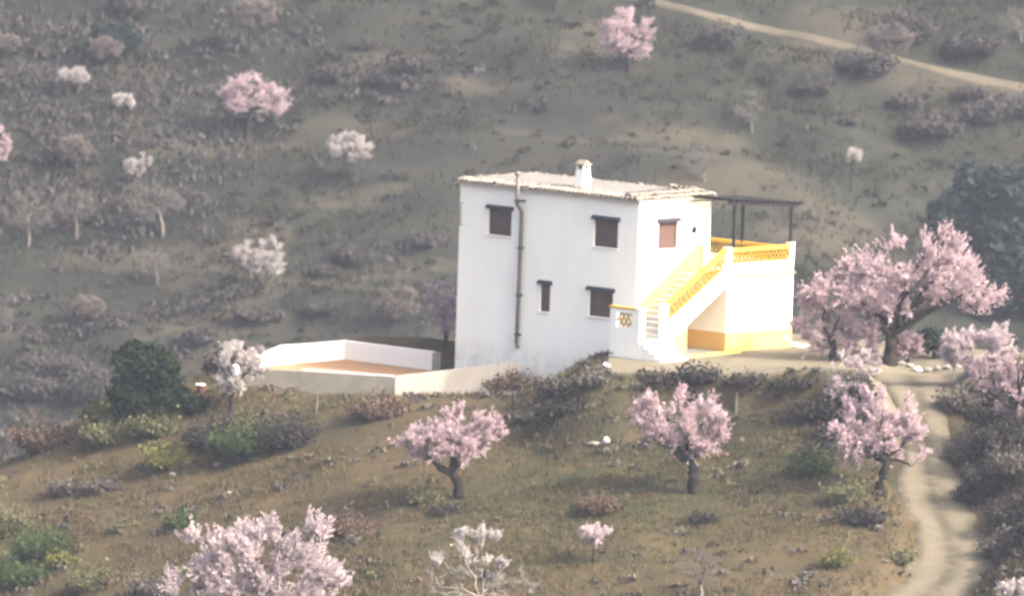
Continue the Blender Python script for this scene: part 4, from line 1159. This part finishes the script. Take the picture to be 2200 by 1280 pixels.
hs = [(780, 105, 50, 18, 'round dark shrub uppermost of the cluster on the open slope'), (720, 170, 60, 30, 'largest dark shrub left of the bare trunk on open slope'),
      (815, 180, 50, 18, 'flat dark shrub left beside the bare trunk'), (895, 150, 80, 22, 'flat dark shrub right of the bare trunk'),
      (880, 180, 60, 16, 'lower dark shrub right of the bare trunk'), (700, 218, 30, 14, 'little dark shrub below the cluster'),
      (1540, 105, 40, 52, 'dark bush in the washout below the track'), (1655, 178, 26, 18, 'small dark round shrub below the track middle'),
      (1740, 195, 90, 24, 'wide grey shrub below the track middle'), (1960, 85, 70, 50, 'blue green bush above the track, right'),
      (1860, 155, 110, 36, 'broad dark shrub below the faded tree at the track'), (2000, 285, 130, 30, 'long dark shrub on the right slope'),
      (2090, 205, 80, 18, 'flat dark shrub just under the track at right'), (2110, 262, 90, 36, 'dark shrub above the long one on the right slope'),
      (2180, 250, 70, 40, 'dark shrub at the right edge under the track'), (1950, 232, 70, 26, 'grey shrub below the track right of centre'),
      (1820, 265, 40, 14, 'small flat shrub on the right slope'), (2090, 110, 130, 30, 'dark shrub band above the track at far right'),
      (905, 525, 90, 20, 'dark flat shrub on the slope left of the house'), (760, 560, 80, 26, 'dark shrub beside the white slanting almond'),
      (700, 590, 70, 20, 'lower dark shrub right of white slanting almond'), (560, 685, 110, 22, 'flat grey shrub above the pool wall'),
      (690, 670, 80, 18, 'flat dark shrub left of the dull almond'), (430, 735, 60, 30, 'grey shrub between holm oak and pool wall'),
      (120, 800, 140, 34, 'long dark shrub low on the slope at left'), (60, 850, 120, 40, 'dark shrub at the left edge behind the knoll'),
      (190, 860, 90, 50, 'dark shrub just left of the holm oak'), (480, 800, 60, 44, 'grey shrub behind the white pool tree')]
for u, v, w_, h_, lab in hs: shrub(lab, (u, v), w_, h_, 'hillscrub', .16, group=HS)

# ------------------------------------------------------------------ ground cover that nobody could count
def scatter(name, n, xr, yr, mat, hgt, wid, blades, keep, seed_dens=None):
    x = rng.uniform(*xr, n); y = rng.uniform(*yr, n)
    m = keep(x, y); x, y = x[m], y[m]; z = H(x, y); k = len(x)
    P = np.repeat(np.stack([x, y, z - .02], 1), blades, 0); nb = len(P)
    P[:, :2] += rng.normal(0, wid * .5, (nb, 2))
    d = np.stack([rng.normal(0, .45, nb), rng.normal(0, .45, nb), np.ones(nb)], 1); d /= np.linalg.norm(d, axis=1, keepdims=True)
    L = hgt * (.45 + .9 * rng.random(nb)); sd = np.cross(d, rand_dirs(nb)); sd /= np.linalg.norm(sd, axis=1, keepdims=True) + 1e-9
    bw = hgt * (.11 if blades < 8 else .22)
    V = np.stack([P - sd * bw, P + sd * bw, P + d * L[:, None]], 1)
    me = np_mesh(name, V, [np.arange(nb * 3).reshape(-1, 3)]); me.materials.append(M[mat])
    o = link(bpy.data.objects.new(name, me)); o['kind'] = 'stuff'
    return o
def off_paths(x, y):
    d, s_, i = along(x, y, DR)
    return (poly_dist(x, y, YARD) > .5) & (poly_dist(x, y, POOL) > .4) & (d > 1.5)
fr = lambda x, y, sd, sc_: fbm(x / sc_, y / sc_, sd, 2)
scatter('dry_grass', 52000, (-27, 17), (-36, 9), 'dry', .22, .22, 4, lambda x, y: off_paths(x, y) & (fr(x, y, 91, 3.0) + .25 > rng.random(len(x)) * .7))
scatter('green_grass', 21000, (-16, 14), (-30, 2), 'grass', .18, .25, 4, lambda x, y: off_paths(x, y) & (green_near(x, y) * .9 + fr(x, y, 92, 2.5) > .25 + rng.random(len(x)) * .7))
scatter('undergrowth', 7000, (-27, 17), (-36, 9), 'scrub', .24, .30, 12, lambda x, y: off_paths(x, y) & (scrub_near(x, y) + fr(x, y, 93, 2.2) > .35 + rng.random(len(x)) * .8))
scatter('hill_grass', 84000, (-52, 52), (160, 236), 'hillgrass', .42, .4, 3, lambda x, y: (fr(x, y, 94, 4.0) + .3 > rng.random(len(x)) * .8) & (along(x, y, TR[::3])[0] > 1.1))
scatter('hill_scrub', 22000, (-52, 52), (160, 236), 'hillscrub', .42, .7, 12, lambda x, y: (scrub_far(x, y) > .35 + rng.random(len(x)) * .75) & (along(x, y, TR[::3])[0] > 1.4))

# ------------------------------------------------------------------ stones and small things
def rock_mesh(name, w_, d_, h_, seed):
    g = np.random.default_rng(seed)
    V, Q = [], []; nl, ns = 5, 8
    for i in range(nl + 1):
        ph = math.pi * i / nl
        for j in range(ns):
            th = 2 * math.pi * j / ns; k = 1 + .22 * g.normal()
            V.append((math.sin(ph) * math.cos(th) * w_ / 2 * k, math.sin(ph) * math.sin(th) * d_ / 2 * k, math.cos(ph) * h_ * .6 * (1 + .1 * g.normal()) + h_ * .3))
    for i in range(nl):
        for j in range(ns):
            Q.append([i * ns + j, (i + 1) * ns + j, (i + 1) * ns + (j + 1) % ns, i * ns + (j + 1) % ns])
    return np_mesh(name, np.array(V), [np.array(Q)])
def rock(label, base, wpx, hpx, mat, seed, group=None):
    P0 = at(*base); s = pxm(P0)
    me = rock_mesh('rock', wpx * s, wpx * s * .8, hpx * s, seed); me.materials.append(M[mat])
    o = link(bpy.data.objects.new('rock', me)); o.location = P0; tag(o, label, 'rock', group)
def tussocks(name, n, xr, yr, mat, size, keep):
    x = rng.uniform(*xr, n); y = rng.uniform(*yr, n); m = keep(x, y); x, y = x[m], y[m]; z = H(x, y); k = len(x)
    per = 26; r = size * (.4 + 1.1 * rng.random(k) ** 2)
    idx = np.repeat(np.arange(k), per)
    d = rand_dirs(len(idx)); d[:, 2] = np.abs(d[:, 2])
    C = np.stack([x, y, z], 1)[idx] + d * (r[idx] * (.5 + .5 * rng.random(len(idx))))[:, None] * np.array([1.15, 1.0, .8])
    V, Q = flakes(C, r[idx] * .42 * (.6 + .8 * rng.random(len(idx))), .6, False)
    me = np_mesh(name, V, [Q]); me.materials.append(M[mat])
    o = link(bpy.data.objects.new(name, me)); o['kind'] = 'stuff'
ok = off_paths
left = lambda x, y: np.exp(-((x + 15) / 5) ** 2 - ((y - 0) / 4.5) ** 2)
tussocks('grey_tussocks', 2600, (-28, 17), (-36, 9), 'greybrush', .26, lambda x, y: ok(x, y) & (fr(x, y, 101, 3) + .12 + .6 * left(x, y) > rng.random(len(x)) * .8))
tussocks('olive_tussocks', 1900, (-28, 17), (-36, 9), 'olive', .24, lambda x, y: ok(x, y) & (fr(x, y, 102, 3) + .05 + .8 * left(x, y) > rng.random(len(x)) * .8))
tussocks('brown_tussocks', 2200, (-28, 17), (-36, 9), 'brown', .20, lambda x, y: ok(x, y) & (fr(x, y, 103, 2.5) + .15 > rng.random(len(x)) * .8))
tussocks('straw_tussocks', 2600, (-28, 17), (-36, 9), 'dry', .17, lambda x, y: ok(x, y) & (fr(x, y, 104, 2.5) + .2 > rng.random(len(x)) * .8))
def on_bank(x, y):
    d = poly_dist(x, y, YARD)
    dd_, sd_, i_ = along(x, y, DR)
    return (d > .06) & (d < 1.15) & (y < 1) & (dd_ > 1.7) & (poly_dist(x, y, POOL) > .4) & (rng.random(len(x)) < (.85 - .25 * d) * np.where(x < -.5, .35, 1.0)) & ((x * EB[0] + y * EB[1] < -.25) | (y < -4))
tussocks('bank_brush', 4200, (-8, 13), (-14, 3), 'greybrush', .20, on_bank)
tussocks('bank_undergrowth', 3600, (-8, 13), (-14, 3), 'scrub', .19, on_bank)
tussocks('drive_bank_brush', 2600, (9, 18), (-30, 0), 'scrub', .34, lambda x, y: (along(x, y, DR)[0] > 1.75) & (along(x, y, DR)[1] > 0) & (fr(x, y, 106, 2) + .5 > rng.random(len(x)) * .9) & (poly_dist(x, y, YARD) > .3))
tussocks('hill_bushes', 5200, (-52, 52), (156, 236), 'hillscrub', .55, lambda x, y: (scrub_far(x, y) > .3 + rng.random(len(x)) * .8) & (along(x, y, TR[::3])[0] > 1.6))
bl = np.array([(60, 722), (250, 694), (330, 672), (450, 642), (525, 626)], float)
BL = resample(np.array([at(u, v) for u, v in bl]), .5)
tussocks('terrace_edge_brush', 9000, (BL[:, 0].min(), BL[:, 0].max()), (BL[:, 1].min() - 2, BL[:, 1].max() + 2), 'hillscrub', .30, lambda x, y: along(x, y, BL)[0] < .45)
tussocks('hill_straw', 5200, (-52, 52), (156, 236), 'hillgrass', .40, lambda x, y: (fr(x, y, 107, 4) + .3 > rng.random(len(x)) * .9) & (along(x, y, TR[::3])[0] > 1.4))
rock('white rock lying in the field left of the leaning almond', (1302, 950), 16, 14, 'white_stone', 1)
rock('flat grey rock beside the white rock in the field', (1278, 954), 24, 8, 'stone', 2)
rock('pale rock at the foot of the house wall on the bank', (1301, 792), 18, 15, 'white_stone', 3)
rock('white rock at the end of the stone row by the trunk', (1972, 797), 20, 12, 'white_stone', 4, 'stones edging the yard')
for i, (u, v, lab) in enumerate([(1936, 784, 'yellowish stone touching the black forked trunk'), (1956, 788, 'yellowish stone between the trunk and the white rock'),
    (1995, 797, 'stone first to the right of the white rock'), (2015, 795, 'stone second to the right of the white rock'),
    (2035, 792, 'stone third to the right of the white rock'), (2055, 789, 'last stone of the row, under the pale pink tree')]):
    rock(lab, (u, v), 18, 10, 'stone', 10 + i, 'stones edging the yard')
for i, (u, v, w_, lab) in enumerate([(400, 1000, 20, 'pale rock right of the broom bush on tan slope'), (465, 1000, 14, 'small pale rock on the tan slope right of the other'),
    (290, 935, 16, 'pale rock under the holm oak'), (370, 1022, 16, 'pale rock below the broom bush'), (492, 1060, 12, 'small pale rock alone on the tan slope'),
    (1612, 826, 16, 'pale rock on the bank below the annex')]):
    rock(lab, (u, v), w_, w_ * .6, 'stone', 30 + i)
P0 = at(432, 842); s = pxm(P0)
tub = empty('tub', P0); tag(tub, 'faded red tub with a white lid between holm oak and pool', 'tub')
k = MB(); k.tube([(0, 0, -.1), (0, 0, .1), (0, 0, .28)], [.14, .16, .19], 14); k.build('body', M['red'], tub)
k = MB(); k.tube([(-.03, 0, .282), (-.03, 0, .30), (-.03, 0, .315)], [.20, .20, .17], 14); k.build('lid', M['white'], tub)
for (u, v0, v1, lab) in ((1580, 878, 836, 'weathered post on the bank under the annex'), (678, 892, 846, 'weathered post below the grey pool wall')):
    P0 = at(u, v0); s = pxm(P0); hh = (v0 - v1) * s
    k = MB(); k.tube([(0, 0, -.3), (.01, 0, hh * .6), (0.02, 0, hh)], [.07, .06, .055], 7)
    o = k.build('fence_post', M['post']); o.location = P0; tag(o, lab, 'post', 'weathered posts')

# ------------------------------------------------------------------ air: the view runs through hundreds of metres of haze
hz = MB(); hz.box(-175, 175, -425, 425, -42, 75)
hm = bpy.data.materials.new('haze'); hm.use_nodes = True; hn = hm.node_tree
hn.nodes.remove(hn.nodes['Principled BSDF'])
pv = hn.nodes.new('ShaderNodeVolumePrincipled')
pv.inputs['Color'].default_value = (0.74, 0.83, 1.0, 1); pv.inputs['Density'].default_value = 0.000112; pv.inputs['Anisotropy'].default_value = 0.25
hn.links.new(pv.outputs[0], hn.nodes['Material Output'].inputs['Volume'])
ho = hz.build('haze', hm); ho['kind'] = 'stuff'
print('tris', sum(len(o.data.loops) - 2 * len(o.data.polygons) for o in bpy.data.objects if o.type == 'MESH'))
